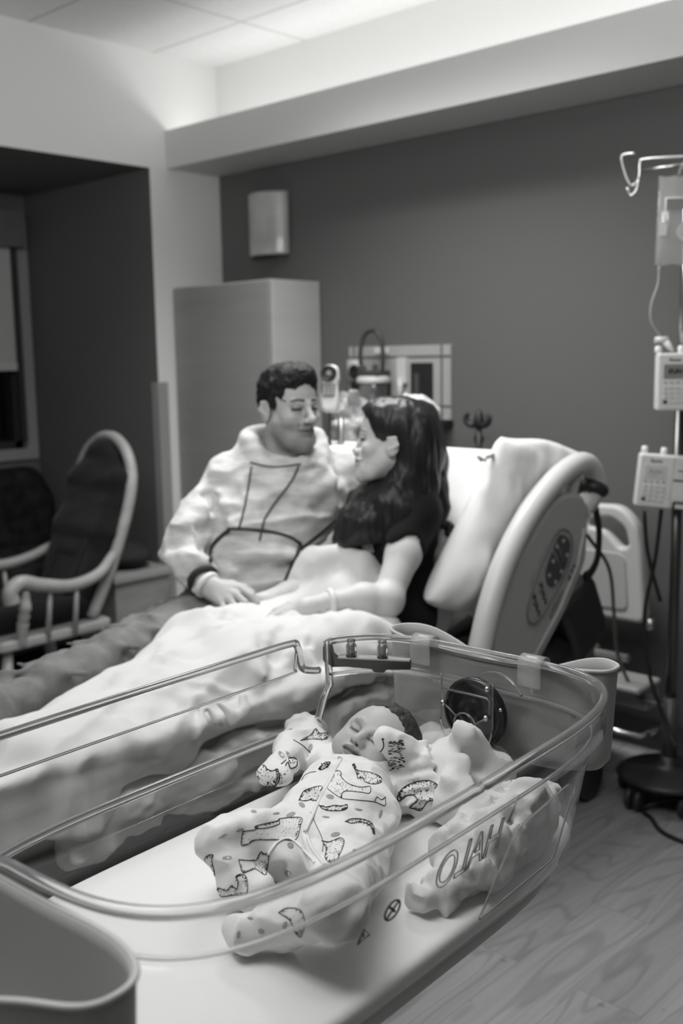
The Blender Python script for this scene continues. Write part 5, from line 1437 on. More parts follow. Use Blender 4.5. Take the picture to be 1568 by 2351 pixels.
# waistband bulge and drag folds
C_.cone(dep(520, 1325, 2.82), dep(650, 1345, 2.84), 0.05, 0.05, 0.04)
for p, q, r in (((500, 1175, 2.80), (600, 1150, 2.83), 0.014), ((560, 1290, 2.775), (670, 1275, 2.80), 0.022), ((420, 1210, 2.74), (470, 1235, 2.72), 0.02), ((395, 1280, 2.70), (455, 1290, 2.67), 0.02), ((690, 1150, 2.86), (765, 1120, 2.98), 0.016), ((530, 1110, 2.84), (560, 1180, 2.81), 0.014), ((640, 1130, 2.83), (760, 1100, 2.9), 0.014)):
    C_.cone(dep(*p), dep(*q), r, r*0.8, 0.03)
for p, q, r in (((478, 1135, 2.81), (505, 1200, 2.775), 0.024), ((500, 1200, 2.775), (478, 1262, 2.73), 0.020), ((480, 1240, 2.74), (500, 1290, 2.72), 0.012), ((430, 1230, 2.69), (400, 1245, 2.70), 0.010), ((600, 1310, 2.765), (540, 1300, 2.76), 0.010), ((700, 1230, 2.80), (770, 1170, 2.86), 0.015)):
    C_.cone(dep(*p), dep(*q), r, r*0.7, 0.02, 'sub')
C_.noise((6, 6, 13), 0.010, 2, ridge=True)
C_.noise((9, 9, 20), 0.004, 2)
C_.noise(45, 0.0012, 2)
# funnel collar: a thick ring standing round the neck
cc = dep(652, 1036, 2.915)
cu_ = H.p((0, 0, 0))-nb; cu_ = cu_/np.linalg.norm(cu_); cu_ = (cu_*0.6+tU*0.5-CF*0.05); cu_ /= np.linalg.norm(cu_)
cr_ = tR-cu_*(tR@cu_); cr_ /= np.linalg.norm(cr_); cf_ = np.cross(cr_, cu_); cf_ = -cf_ if cf_ @ CF > 0 else cf_
def ringpt(a, r, z): return cc+cr_*r*1.08*math.cos(a)+cf_*r*1.0*math.sin(a)+cu_*z
for a in np.linspace(0, 2*PI, 25)[:-1]:
    a2 = a+2*PI/24
    up1, up2 = 0.046-0.098*max(0, math.sin(a)), 0.046-0.098*max(0, math.sin(a2))
    C_.cone(ringpt(a, 0.096, up1-0.01), ringpt(a2, 0.096, up2-0.01), 0.023, 0.023, 0.010)
    C_.cone(ringpt(a, 0.098, up1-0.05), ringpt(a2, 0.098, up2-0.05), 0.024, 0.024, 0.03)
C_.cone(cc-cu_*0.075, cc+cu_*0.15, 0.064, 0.082, 0.010, 'sub')
C_.cone(cc-cu_*0.050+cf_*0.020, cc+cu_*0.10+cf_*0.035, 0.052, 0.066, 0.008, 'sub')
me_hood = C_.mesh('hoodie', 1)
bv = bvh_of(me_hood)
hood = obj('hoodie', me_hood, M_hood, man)
for nm, pts in (('drawstring', ((578, 1072), (571, 1110), (562, 1165), (549, 1212))), ('drawstring', ((684, 1070), (668, 1105), (630, 1155), (606, 1195), (596, 1240)))):
    obj(nm, tube(on_line(bv, pts, 0.003, 8), 0.0026, 8), mat('cord_dark', 0.07, 0.7), hood)
for pts, r in ((((524, 1214), (570, 1215), (625, 1222), (665, 1233), (690, 1248)), 0.0042), (((690, 1250), (675, 1290), (655, 1335)), 0.006), (((526, 1217), (503, 1236), (486, 1258), (482, 1290)), 0.006), (((770, 1195), (735, 1225), (690, 1262)), 0.005), (((575, 1062), (625, 1072), (690, 1066)), 0.0022)):
    L_ = on_line(bv, pts, 0.001, 8)
    if len(L_) > 2: obj('pocket_trim', tube(L_, r, 8), M_trim, hood)
cw = wri-elb; cw /= np.linalg.norm(cw)
def ring_about(c, ax, r, tr, n=24, flat=None):
    ax = np.array(ax)/np.linalg.norm(ax); a = np.cross(ax, (0, 0, 1.0)); a /= np.linalg.norm(a); b_ = np.cross(ax, a)
    return tube([np.array(c)+r*(math.cos(t)*a+math.sin(t)*b_) for t in np.linspace(0, 2*PI, n+1)[:-1]], tr, 8, closed=True, flat=flat)
obj('cuff', ring_about(wri-cw*0.012, cw, 0.036, 0.008), M_trim, hood)
obj('wristband', ring_about(wri+cw*0.012, cw*0.8+np.array([0.3, 0.3, -0.2]), 0.030, 0.009, flat=(tuple(np.cross(cw, (0, 0, 1))), 1.0)), mat('band_white', 0.72, 0.5), man)
# jeans
J = Field((-2.50, 0.80, 0.60), (-1.80, 2.20, 0.98), 0.0075)
for h, k_, a in ((hipR, kneeR, ankR), (hipL, kneeL, ankL)):
    J.chain([h, (h+k_)/2, k_, (k_+a)/2, a], [0.085, 0.074, 0.066, 0.060, 0.056], 0.012)
J.ell(pelv-tU*0.03, (0.16, 0.13, 0.09), RB, 0.04)
J.noise((3.5, 13, 5), 0.013, 2, ridge=True)
J.noise((30, 40, 30), 0.0015, 2)
for q in np.linspace(0.08, 0.95, 9):
    for h, k_, a in ((hipR, kneeR, ankR), (hipL, kneeL, ankL)):
        c = h+(k_-h)*q*1.2 if q < 0.8 else k_+(a-k_)*(q-0.8)*4
        w_ = rng.uniform(-0.03, 0.03)
        J.cone(c+np.array([-0.09, -0.03+w_, 0.04]), c+np.array([0.10, 0.03-w_, 0.05]), 0.006, 0.008, 0.03)
obj('jeans', J.mesh('jeans', 1), M_jean, man)
for a, k_ in ((ankR, kneeR), (ankL, kneeL)):
    SK = Field(a-0.22, a+0.16, 0.006)
    d_ = (a-k_)/np.linalg.norm(a-k_); hl = a+d_*0.05
    SK.chain([a-d_*0.03, hl, hl+np.array([0, -0.02, -0.005])], [0.045, 0.042, 0.040], 0.02)
    SK.chain([hl+np.array([0, -0.015, 0.0]), hl+np.array([-0.01, -0.045, 0.075]), hl+np.array([-0.015, -0.060, 0.135])], [0.040, 0.037, 0.027], 0.02)
    obj('sock', SK.mesh('sock', 1), mat('sock_grey', 0.12, 0.9, bump=(120, 0.1)), man)

# ================================================================== THE WOMAN
woman = thing('person', dep(890, 1420, 2.85), 'person in a black t-shirt and white wristband sitting up under the blanket', 'person')
wR, wF, wU = view_basis(-98, -4, 0)
wc = dep(896, 1015, 2.79)
WF = Field(wc-np.array([0.16, 0.16, 0.24]), wc+np.array([0.16, 0.16, 0.15]), 0.0020)
H2 = Posed(WF, wR, wF, wU, wc, 0.91)
adult_head(H2, False)
wn = dep(925, 1125, 2.85)
WF.cone(H2.p((0, -0.02, -0.05)), wn, 0.044, 0.050, 0.03)
me_wh = WF.mesh('head', 1)
w_sh, w_el, w_wr = dep(955, 1172, 2.77), dep(888, 1378, 2.63), dep(752, 1384, 2.575)
w_sh2 = dep(850, 1165, 3.02)
w_ch, w_wa, w_hp = dep(905, 1195, 2.90), dep(905, 1320, 2.88), dep(895, 1405, 2.86)
WB = Field((-2.15, 0.85, 0.55), (-1.50, 2.50, 1.20), 0.006)
WB.cone(wn, w_ch, 0.05, 0.09, 0.05).cone(w_sh, w_sh2, 0.04, 0.04, 0.05).cone(w_ch, w_wa, 0.095, 0.085, 0.05).cone(w_wa, w_hp, 0.085, 0.11, 0.05)
for kx in (-1.90, -1.76):
    WB.chain([w_hp+np.array([kx+1.83, -0.05, -0.02]), np.array([kx+0.01, 1.50, 0.695]), np.array([kx+0.14, 1.00, 0.645])], [0.05, 0.034, 0.026], 0.02)
me_wb = WB.mesh('b', 1)
WA = Field((-1.98, 1.62, 0.62), (-1.52, 2.28, 1.10), 0.0032)
WA.chain([w_sh, (w_sh*0.5+w_el*0.5)+CR*0.004, w_el], [0.050, 0.045, 0.036], 0.02)
WA.chain([w_el, w_el*0.6+w_wr*0.4+CU*0.006, w_wr], [0.040, 0.038, 0.026], 0.02)
WA.ell(w_el, (0.040, 0.040, 0.040), None, 0.02)
# near hand: palm, four overlapping fingers and a thumb resting on the blanket
WA.cone(w_wr, dep(700, 1396, 2.548), 0.025, 0.026, 0.012)
wk = [dep(664, 1388, 2.568), dep(657, 1401, 2.552), dep(655, 1415, 2.540), dep(660, 1428, 2.534)]
for kq in wk: WA.cone(dep(705, 1396, 2.550), kq, 0.022, 0.0100, 0.008)
ft = [[(632, 1401, 2.560), (616, 1418, 2.556), (607, 1431, 2.556)], [(628, 1415, 2.545), (611, 1430, 2.541), (602, 1441, 2.542)], [(629, 1430, 2.532), (613, 1442, 2.529), (604, 1450, 2.532)], [(638, 1441, 2.526), (625, 1450, 2.524), (617, 1456, 2.526)]]
for kq, tp, r in zip(wk, ft, (0.0078, 0.0080, 0.0077, 0.0068)):
    finger(WA, [kq]+[dep(*q) for q in tp], r*1.10, r*0.78, 0.0012)
finger(WA, [dep(700, 1390, 2.563), dep(672, 1386, 2.573), dep(650, 1396, 2.576), dep(636, 1408, 2.573)], 0.012, 0.0075)
me_wa = WA.mesh('arm', 1)
# far forearm and hand under the man's hand
WC = Field(dep(630, 1375, 2.70)-0.16, dep(630, 1375, 2.70)+0.16, 0.003)
WC.chain([dep(720, 1340, 2.80), dep(660, 1362, 2.74), dep(608, 1380, 2.68)], [0.034, 0.030, 0.024], 0.012)
for i in range(4):
    k0 = dep(585-6*i, 1372+8*i, 2.655+0.004*i)
    WC.cone(dep(612, 1380, 2.68), k0, 0.020, 0.0115, 0.01)
    finger(WC, [k0, dep(566-6*i, 1380+8*i, 2.645), dep(552-6*i, 1392+6*i, 2.645)], 0.0095, 0.0075)
finger(WC, [dep(610, 1392, 2.665), dep(592, 1404, 2.645), dep(574, 1410, 2.64)], 0.011, 0.008)
me_wc = WC.mesh('arm2', 1)
bm = bmesh.new(); bm.from_mesh(me_wb)
for f in bm.faces: f.material_index = 0
for m_ in (me_wh, me_wa, me_wc): bm.from_mesh(m_)
for f in bm.faces: f.smooth = True
set_tone(obj('body', bm, M_skinw, woman), lambda V: face_tone(H2, V, False))
# t-shirt
TS = Field((-2.12, 1.80, 0.60), (-1.50, 2.55, 1.22), 0.005)
tz = wn-w_hp; tz /= np.linalg.norm(tz); tx = w_sh-w_sh2; tx = tx-tz*(tx@tz); tx /= np.linalg.norm(tx); ty = np.cross(tz, tx)
if ty@wF < 0: ty = -ty
RW = np.stack([tx, ty, tz], 1)
TS.ell(w_ch, (0.155, 0.115, 0.15), RW)
for s in (-1, 1): TS.ell(w_ch+ty*0.055+tx*s*0.065-tz*0.03, (0.062, 0.062, 0.066), RW, 0.05)
TS.ell(w_wa, (0.135, 0.105, 0.12), RW, 0.06)
TS.ell(w_hp, (0.155, 0.125, 0.10), RW, 0.05)
TS.cone(w_sh-tz*0.005, w_sh2, 0.060, 0.062, 0.05)
TS.cone(wn-tz*0.03, w_ch, 0.075, 0.10, 0.05)
sd_ = (w_el-w_sh)/np.linalg.norm(w_el-w_sh)
TS.cone(w_sh, w_sh+sd_*0.105, 0.060, 0.058, 0.03)
sd2 = np.array([0.0, -0.25, -1.0]); sd2 /= np.linalg.norm(sd2)
TS.cone(w_sh2, w_sh2+sd2*0.10, 0.062, 0.060, 0.03)
TS.cone(wn-tz*0.0, wn+tz*0.12, 0.055, 0.06, 0.012, 'sub')
TS.cone(w_sh+sd_*0.118, w_sh+sd_*0.20, 0.050, 0.052, 0.006, 'sub')
TS.noise((9, 9, 6), 0.008, 2, ridge=True)
M_tee = mat('black_tshirt', 0.014, 0.9, 0.1, bump=(50, 0.1), sheen=0.05)
me_ts = TS.mesh('t_shirt', 1); bvt = bvh_of(me_ts)
tee = obj('t_shirt', me_ts, M_tee, woman)
b0 = onmesh(bvt, 848, 1257, 0.003, dep(848, 1257, 2.78))
bd = obj('badge', plate([rounded([(-0.019, -0.012), (0.019, -0.014), (0.020, 0.013), (0.006, 0.016), (-0.018, 0.012)], 0.004)], 0.003, 0.001, frame(b0-CF*0.006, CR*0.95+CU*0.05, CU)), mat('badge_white', 0.62, 0.6, var=(90, 0.35)), tee, True)
# hospital wristband
ax_ = (w_wr-w_el)/np.linalg.norm(w_wr-w_el)
wb = obj('wristband', ring_about(w_wr-ax_*0.006, ax_, 0.028, 0.010, flat=(tuple(np.cross(ax_, CU)), 1.0)), mat('hospital_band', 0.72, 0.45), woman)
sm_ = wb.modifiers.new('s', 'SMOOTH'); sm_.iterations = 1
obj('band_tail', tube([dep(748, 1398, 2.548), dep(738, 1402, 2.546), dep(728, 1400, 2.548)], [0.007, 0.007, 0.005], 8, flat=(tuple(CF), 0.3)), mat('hospital_band', 0.72, 0.45), wb)
# long hair
LHf = Field((-2.08, 1.80, 0.82), (-1.52, 2.50, 1.36), 0.0038)
G = Posed(LHf, wR, wF, wU, wc, 0.91)
G.ell((0, -0.022, 0.046), (0.084, 0.106, 0.093))
G.ell((0, 0.040, 0.076), (0.068, 0.054, 0.048), 0.03)
G.ell((0, -0.085, -0.02), (0.080, 0.060, 0.10), 0.04)
# face opening: hairline sweeps from the forehead back over the ear
LHf.cut  # noqa
G.ell((0, 0.128, -0.035), (0.115, 0.110, 0.132), 0.010, 'sub')
G.ell((-0.085, 0.020, -0.030), (0.030, 0.046, 0.050), 0.010, 'sub')
G.ell((0.085, 0.020, -0.030), (0.030, 0.046, 0.050), 0.010, 'sub')
def hs(pts, rs, k=0.03): LHf.chain([dep(*p) for p in pts], rs, k)
hs([(935, 960, 2.79), (940, 1040, 2.775), (930, 1100, 2.765), (895, 1160, 2.755), (845, 1205, 2.76), (795, 1240, 2.77)], [0.035, 0.036, 0.042, 0.050, 0.046, 0.026])
hs([(965, 960, 2.83), (975, 1040, 2.81), (965, 1120, 2.78), (930, 1180, 2.745), (880, 1225, 2.745)], [0.05, 0.05, 0.045, 0.040, 0.02])
hs([(985, 990, 2.88), (992, 1060, 2.88), (1000, 1120, 2.86), (1012, 1165, 2.84), (1016, 1200, 2.83)], [0.042, 0.040, 0.030, 0.020, 0.009])
hs([(960, 1000, 2.93), (965, 1080, 2.95), (970, 1150, 2.96)], [0.05, 0.05, 0.03])
hs([(905, 1095, 2.82), (860, 1150, 2.80), (815, 1200, 2.80), (780, 1240, 2.81)], [0.03, 0.045, 0.045, 0.022])
LHf.noise((70, 70, 5), 0.0028, 2)
LHf.noise((190, 190, 6), 0.0008, 2)
M_hairw = mat('long_dark_hair', 0.014, 0.40, 0.35, bump=(60, 0.10, (3.0, 3.0, 0.15)))
obj('hair', LHf.mesh('hair', 1, True), M_hairw, woman)
# ================================================================== BEDDING
# blanket over the woman's legs, bunched at her waist and spilling over the aisle side of the mattress
BL = Field((-2.14, 0.30, 0.48), (-1.50, 2.16, 1.0), 0.0062)
for kx, a, b_, c_ in ((0, (-1.95, 2.00, 0.715), (-1.885, 1.54, 0.726), (-1.715, 0.97, 0.680)), (1, (-1.80, 2.02, 0.70), (-1.75, 1.50, 0.700), (-1.64, 0.98, 0.655))):
    BL.chain([a, b_, c_], [0.072, 0.078, 0.060], 0.06)
    BL.cone(c_, (c_[0], c_[1]-0.06, c_[2]+0.04), 0.06, 0.045, 0.05)
# flat sheet part on the mattress
def slab(F, lo, hi, r, k, op='add'):
    "rounded box"
    lo, hi = np.array(lo, float)+r, np.array(hi, float)-r
    S = F.sl(lo-r, hi+r, k+0.03); x, y, z = F.grid(S)
    c, e = (lo+hi)/2, (hi-lo)/2
    q = [np.abs(v-c[i])-e[i] for i, v in enumerate((x, y, z))]
    d = np.sqrt(sum(np.maximum(v, 0)**2 for v in q))+np.minimum(np.maximum(np.maximum(q[0], q[1]), q[2]), 0)-r
    F.put(S, d.astype(np.float32), k, op)
slab(BL, (-1.98, 1.45, 0.640), (-1.575, 1.95, 0.690), 0.017, 0.06)
slab(BL, (-1.86, 1.10, 0.612), (-1.575, 1.60, 0.690), 0.017, 0.06)
slab(BL, (-1.80, 0.36, 0.600), (-1.575, 1.25, 0.690), 0.017, 0.06)
# drop over the side, deeper towards the foot
slab(BL, (-1.610, 1.02, 0.635), (-1.568, 1.90, 0.690), 0.014, 0.03)
slab(BL, (-1.612, 0.36, 0.545), (-1.566, 1.06, 0.690), 0.014, 0.03)
# bunch at the waist and lap
lap = [dep(690, 1352, 2.79), dep(730, 1312, 2.80), dep(790, 1302, 2.80), dep(842, 1325, 2.79), dep(868, 1360, 2.78)]
BL.chain(lap, [0.036, 0.050, 0.052, 0.045, 0.030], 0.05)
BL.chain([dep(690, 1395, 2.76), dep(780, 1375, 2.76), dep(850, 1390, 2.75)], [0.035, 0.05, 0.045], 0.05)
BL.chain([dep(690, 1325, 2.76), dep(735, 1282, 2.765), dep(790, 1270, 2.77), dep(840, 1294, 2.755), dep(868, 1330, 2.745)], [0.016, 0.022, 0.024, 0.022, 0.016], 0.02)
# near roll of cloth along the hip and the fold below the forearm
BL.chain([dep(700, 1460, 2.58), dep(760, 1442, 2.60), dep(830, 1432, 2.61), dep(885, 1450, 2.63), dep(900, 1490, 2.63)], [0.02, 0.032, 0.036, 0.036, 0.04], 0.04)
BL.chain([dep(720, 1470, 2.50), dep(820, 1470, 2.50), dep(900, 1490, 2.52)], [0.05, 0.06, 0.05], 0.05)
# long soft folds
for p, q, r in (((450, 1440, 2.45), (620, 1560, 2.22), 0.020), ((520, 1470, 2.42), (700, 1520, 2.36), 0.022), ((355, 1525, 2.33), (430, 1610, 2.12), 0.016), ((245, 1600, 2.16), (280, 1690, 1.98), 0.016), ((140, 1660, 2.02), (165, 1720, 1.93), 0.016), ((640, 1480, 2.45), (860, 1500, 2.42), 0.018), ((60, 1700, 1.95), (75, 1760, 1.87), 0.014)):
    BL.cone(dep(*p), dep(*q), r, r*0.8, 0.05)
# hanging pleats at the foot end
for i, y in enumerate(np.linspace(0.42, 1.04, 9)):
    BL.cone((-1.578, y+0.02*math.sin(i*2.1), 0.68), (-1.560, y+0.03*math.sin(i*1.3), 0.555), 0.020, 0.013+0.004*math.sin(i), 0.03)
for i, y in enumerate(np.linspace(1.12, 1.85, 8)):
    BL.cone((-1.580, y, 0.675), (-1.570, y+0.02, 0.648), 0.018, 0.013, 0.03)
for i, y in enumerate(np.linspace(0.46, 1.00, 7)):
    BL.cone((-1.552, y+0.015*math.sin(i*1.7), 0.665), (-1.540, y+0.03*math.sin(i*2.3), 0.545), 0.010, 0.016, 0.03, 'sub')
BL.noise((5.5, 2.6, 3.0), 0.013, 2, ridge=True, rot=np.array(Matrix.Rotation(0.5, 3, 'Z')))
BL.noise((12, 7, 5), 0.007, 2, ridge=True)
BL.noise((4, 3, 3), 0.010, 2)
# crisp pleats in the hanging part and long creases over the legs
rp = np.random.default_rng(11)
for y in np.sort(rp.uniform(0.40, 1.88, 30)):
    if y < 1.05: continue
    zb = 0.580 if y < 1.0 else 0.660
    dy = rp.uniform(-0.06, 0.06)
    BL.chain([(-1.592, y, 0.700), (-1.572, y+dy*0.4, (0.69+zb)/2), (-1.570+rp.uniform(-0.006, 0.006), y+dy, zb)], [0.006, 0.010, rp.uniform(0.007, 0.012)], 0.010)
for _ in range(34):
    x0, y0 = rp.uniform(-1.97, -1.60), rp.uniform(0.5, 1.85)
    an = rp.normal(0.35, 0.45); L_ = rp.uniform(0.15, 0.45)
    pts = []
    for q in np.linspace(-0.5, 0.5, 10):
        x = x0+math.sin(an)*q*L_+0.02*math.sin(5*q+x0*30); y = y0-math.cos(an)*q*L_
        if not (-1.98 < x < -1.60 and 0.45 < y < 1.95): continue
        z = BL.top(x, y)
        zl_, zr_ = BL.top(x-0.05, y), BL.top(x+0.04, y)
        if z is not None and z < 0.86 and zl_ and zl_ > z-0.03 and zr_ and zr_ > z-0.05: pts.append((x, y, z-0.003))
    if len(pts) > 4: BL.chain(pts, list(0.0085*np.sin(np.linspace(0.25, PI-0.25, len(pts)))+0.0005), 0.011)
blk = tag(obj('blanket', BL.mesh('blanket', 1), M_blanket, None, True), 'white blanket over the legs in the bed with folds hanging over its side', 'blanket')
# second cloth crumpled along the mattress edge below the hem
C2 = Field((-1.70, 0.78, 0.46), (-1.47, 2.10, 0.66), 0.006)
slab(C2, (-1.640, 0.95, 0.48), (-1.572, 2.05, 0.60), 0.02, 0.0)
C2.noise((18, 10, 18), 0.02, 3)
tag(obj('bed_sheet', C2.mesh('bed_sheet', 1), M_sheet, None, True), 'crumpled white sheet edge hanging along the mattress side below the blanket', 'sheet')
# pillow propped between the woman and the rail
BLc, BRc, TLc, TRc = at(958, 1396, 0, -1.655), at(1125, 1440, 0, -1.655), at(1150, 985, 0, -1.635), at(1362, 1032, 0, -1.630)
un = np.cross(BRc-BLc, TLc-BLc); un /= np.linalg.norm(un)
if un @ CF > 0: un = -un
N = 60; PP = np.zeros((2, N, N, 3))
for i, a in enumerate(np.linspace(-1, 1, N)):
    for j, b_ in enumerate(np.linspace(-1, 1, N)):
        # pull the sides in a little, leave pointed corners
        cn = 1-(0.10 if b_ < 0 else 0.02)*(a*b_)**4
        aa = cn*a*(1-0.10*(1-b_*b_)); bb = cn*b_*(1-0.05*(1-a*a))
        u, v = (aa+1)/2, (bb+1)/2
        p = (1-u)*(1-v)*BLc+u*(1-v)*BRc+(1-u)*v*TLc+u*v*TRc
        th = 0.060*max(0, 1-a**4)**0.55*max(0, 1-b_**4)**0.5*(1-0.15*b_)
        nz = float(fbm(np.array(p[0]*9), np.array(p[1]*9), np.array(p[2]*5), 3))*0.013*(1-max(abs(a), abs(b_))**6)
        cr = 0.006*math.sin(14*a+6*b_)*max(0, abs(b_)-0.55)*max(0, 1-abs(a)**3)
        for s in (0, 1):
            PP[s, i, j] = p+un*((th*1.1+(nz+cr)*min(1, th*40)+0.0015) if s == 0 else (-th*0.9-0.0015))
        if b_ > 0.86: 
            for s in (0, 1): PP[s, i, j] += CU*0.016*math.cos(a*PI)*0.9*(b_-0.86)/0.14
bm = bmesh.new()
join_bm(bm, grid_mesh('a', PP[0])); g2 = grid_mesh('b', PP[1]); g2.flip_normals(); join_bm(bm, g2)
bmesh.ops.remove_doubles(bm, verts=bm.verts, dist=0.0036)
bmesh.ops.recalc_face_normals(bm, faces=bm.faces)
pl_ = tag(obj('pillow', bm, mat('pillowcase', 0.80, 0.8, 0.15, bump=(12, 0.35), sheen=0.2), None, True), 'large white pillow propped upright against the bed rail', 'pillow')
sb_ = pl_.modifiers.new('sub', 'SUBSURF'); sb_.levels = 1; sb_.render_levels = 1
# folded printed corner on the pillow top
bvp = bvh_of(pl_.data)
def on_p(px, py, o): return onmesh(bvp, px, py, o, dep(px, py, 2.8))
bm = bmesh.new()
for (x0, y0, x1, y1, r) in ((1097, 1046, 1108, 1058, 0.006), (1118, 1050, 1132, 1044, 0.006), (1112, 1060, 1116, 1050, 0.004)):
    bm_tube(bm, [on_p(x0, y0, 0.001), on_p(x1, y1, 0.001)], r, 6)
obj('pillow_print', bm, mat('print_grey', 0.45, 0.8), pl_)
# dark strap hanging from the rail
sp = smooth_path([np.array((-1.52, y, z)) for y, z in ((2.69, 1.01), (2.715, 0.95), (2.74, 0.88), (2.735, 0.80), (2.70, 0.76), (2.66, 0.75))], 6)
st = obj('rail_strap', tube(sp, 0.016, 10, flat=((1, 0, 0), 0.35)), M_black)
tag(st, 'black strap wrapped on the rail tube with its end hanging down', 'strap')
obj('strap_loop', ring_about((-1.53, 2.712, 1.005), (0, 0.45, 0.9), 0.034, 0.018, flat=((0, 0.9, -0.45), 0.5)), M_black, st)
# ================================================================== THE BABY
def bz(px, py, z): return at(px, py, 2, z)
M_skinb = skin('skin_baby', 0.46)
M_suit = mat('sleepsuit_cotton', 0.78, 0.9, 0.12, bump=(260, 0.08), sheen=0.2)
M_inkl = mat('print_line', 0.02, 0.8); M_inkg = mat('print_grey_leaf', 0.34, 0.8)
ZM = 0.765
baby = thing('person', bz(770, 1880, ZM), 'sleeping baby in an animal print sleepsuit lying in the clear bassinet', 'person')
bh = bz(862, 1716, 0.834)
vdir = np.array([-math.sin(BA), math.cos(BA), 0]); udir = np.array([math.cos(BA), math.sin(BA), 0]); zd = np.array([0, 0, 1.0])
bF = -CF*0.785-CR*0.366+CU*0.50; bF /= np.linalg.norm(bF)
bU = CR*0.45+CU*0.89; bU = bU-bF*(bU@bF); bU /= np.linalg.norm(bU)
bR = np.cross(bF, bU)
BFh = Field(bh-0.085, bh+0.085, 0.0013)
BS = 1.09
K = Posed(BFh, bR, bF, bU, bh, BS)
K.ell((0, -0.010, 0.014), (0.047, 0.052, 0.050))
K.ell((0, 0.012, -0.004), (0.044, 0.036, 0.044), 0.02)
for s in (-1, 1):
    K.ell((s*0.022, 0.026, -0.022), (0.021, 0.020, 0.019), 0.012)
    K.ell((s*0.017, 0.046, 0.004), (0.011, 0.006, 0.006), 0.008, 'sub')
    K.ell((s*0.017, 0.0395, 0.004), (0.0105, 0.007, 0.0075), 0.002)
    K.chain([(s*0.007, 0.047, 0.0015), (s*0.016, 0.0485, -0.0005), (s*0.026, 0.042, 0.002)], [0.0011]*3, 0.0015, 'sub')
    K.chain([(s*0.009, 0.046, 0.012), (s*0.018, 0.046, 0.015), (s*0.027, 0.039, 0.011)], [0.003]*3, 0.006)
    K.chain([(s*0.006, 0.051, 0.018), (s*0.020, 0.046, 0.0215)], [0.0012]*2, 0.003, 'sub')
K.cone((0, 0.045, 0.006), (0, 0.055, -0.008), 0.0045, 0.0065, 0.006)
K.ell((0, 0.057, -0.0095), (0.0068, 0.006, 0.0055), 0.004)
for s in (-1, 1):
    K.ell((s*0.0066, 0.051, -0.0105), (0.0048, 0.006, 0.0045), 0.003)
    K.ell((s*0.0035, 0.0535, -0.0145), (0.0022, 0.003, 0.0022), 0.001, 'sub')
K.ell((0, 0.045, -0.026), (0.016, 0.010, 0.011), 0.008)
for s in (-1, 1):
    K.chain([(0, 0.0545, -0.0215), (s*0.007, 0.0525, -0.0220), (s*0.0145, 0.046, -0.0265)], [0.0030, 0.0028, 0.0012], 0.003)
    K.chain([(0, 0.0515, -0.0300), (s*0.007, 0.0500, -0.0295), (s*0.0145, 0.046, -0.0270)], [0.0034, 0.0030, 0.0012], 0.003)
    K.chain([(0, 0.0565, -0.0262), (s*0.007, 0.0545, -0.0260), (s*0.016, 0.0475, -0.0275)], [0.0016]*3, 0.0015, 'sub')
    K.ell((s*0.046, -0.012, -0.004), (0.005, 0.011, 0.016), 0.004)
K.ell((0, 0.040, -0.042), (0.011, 0.009, 0.008), 0.008)
K.chain([(-0.014, 0.042, -0.0365), (0, 0.047, -0.0375), (0.014, 0.042, -0.0365)], [0.002]*3, 0.004, 'sub')
K.cone((0, -0.005, -0.03), (0, -0.004, -0.062), 0.028, 0.030, 0.015)
me_bh = BFh.mesh('head', 1)
def baby_tone(V):
    Q = K.inv(V); x, y, z = Q.T; a = np.abs(x); t = np.ones(len(Q))
    near = (y > 0.02) & (y < 0.08) & (a < 0.05) & (z > -0.06) & (z < 0.06)
    t *= 1-0.50*step(y, 0.043, 0.001)*(1-step(a, 0.0150, 0.001))*(1-step(z, -0.0185-0.25*a, 0.0012))*step(z, -0.0342+0.40*a, 0.0012)
    t *= 1-0.60*step(y, 0.045, 0.001)*(1-step(a, 0.0145, 0.001))*soft(z, -0.0262, 0.0016, 0.0016)
    t *= 1-0.70*step(y, 0.038, 0.002)*step(a, 0.007, 0.001)*(1-step(a, 0.027, 0.0015))*soft(z, 0.0006, 0.0013, 0.0014)
    t *= 1-0.65*step(y, 0.049, 0.001)*soft(a, 0.0036, 0.0020, 0.0014)*soft(z, -0.0145, 0.0016, 0.0014)
    t *= 1-0.18*step(y, 0.034, 0.004)*soft(a, 0.017, 0.010, 0.006)*soft(z, 0.014, 0.003, 0.004)
    return np.where(near, t, 1.0)
# body inside the suit
neck, chestb, bel, pel = bz(812, 1780, 0.802), bz(796, 1832, 0.810), bz(770, 1900, 0.812), bz(742, 1962, 0.806)
shR, elR, haR = bz(752, 1762, 0.800), bz(700, 1690, 0.808), bz(632, 1775, 0.822)
shL, elL, foL, haL = bz(885, 1800, 0.798), bz(975, 1838, 0.792), bz(962, 1752, 0.832), bz(896, 1700, 0.872)
hpR, knR, anR, toR = bz(690, 1935, 0.805), bz(520, 1930, 0.838), bz(545, 2020, 0.800), bz(590, 2050, 0.792)
hpL, knL, anL, toL = bz(800, 1985, 0.805), bz(770, 2080, 0.845), bz(640, 2120, 0.800), bz(560, 2140, 0.790)
BBf = Field((-1.25, 0.45, 0.755), (-0.60, 1.25, 0.92), 0.004)
BBf.chain([neck, chestb, bel, pel], [0.028, 0.042, 0.045, 0.040], 0.02)
BBf.chain([shR, elR, haR], [0.014, 0.012, 0.010], 0.01).chain([shL, elL, foL, haL], [0.014, 0.012, 0.012, 0.010], 0.01)
BBf.chain([hpR, knR, anR], [0.026, 0.020, 0.014], 0.01).chain([hpL, knL, anL], [0.026, 0.020, 0.014], 0.01)
bm = bmesh.new(); join_bm(bm, BBf.mesh('b', 1))
for f in bm.faces: f.material_index = 0
bm.from_mesh(me_bh)
for f in bm.faces: f.smooth = True
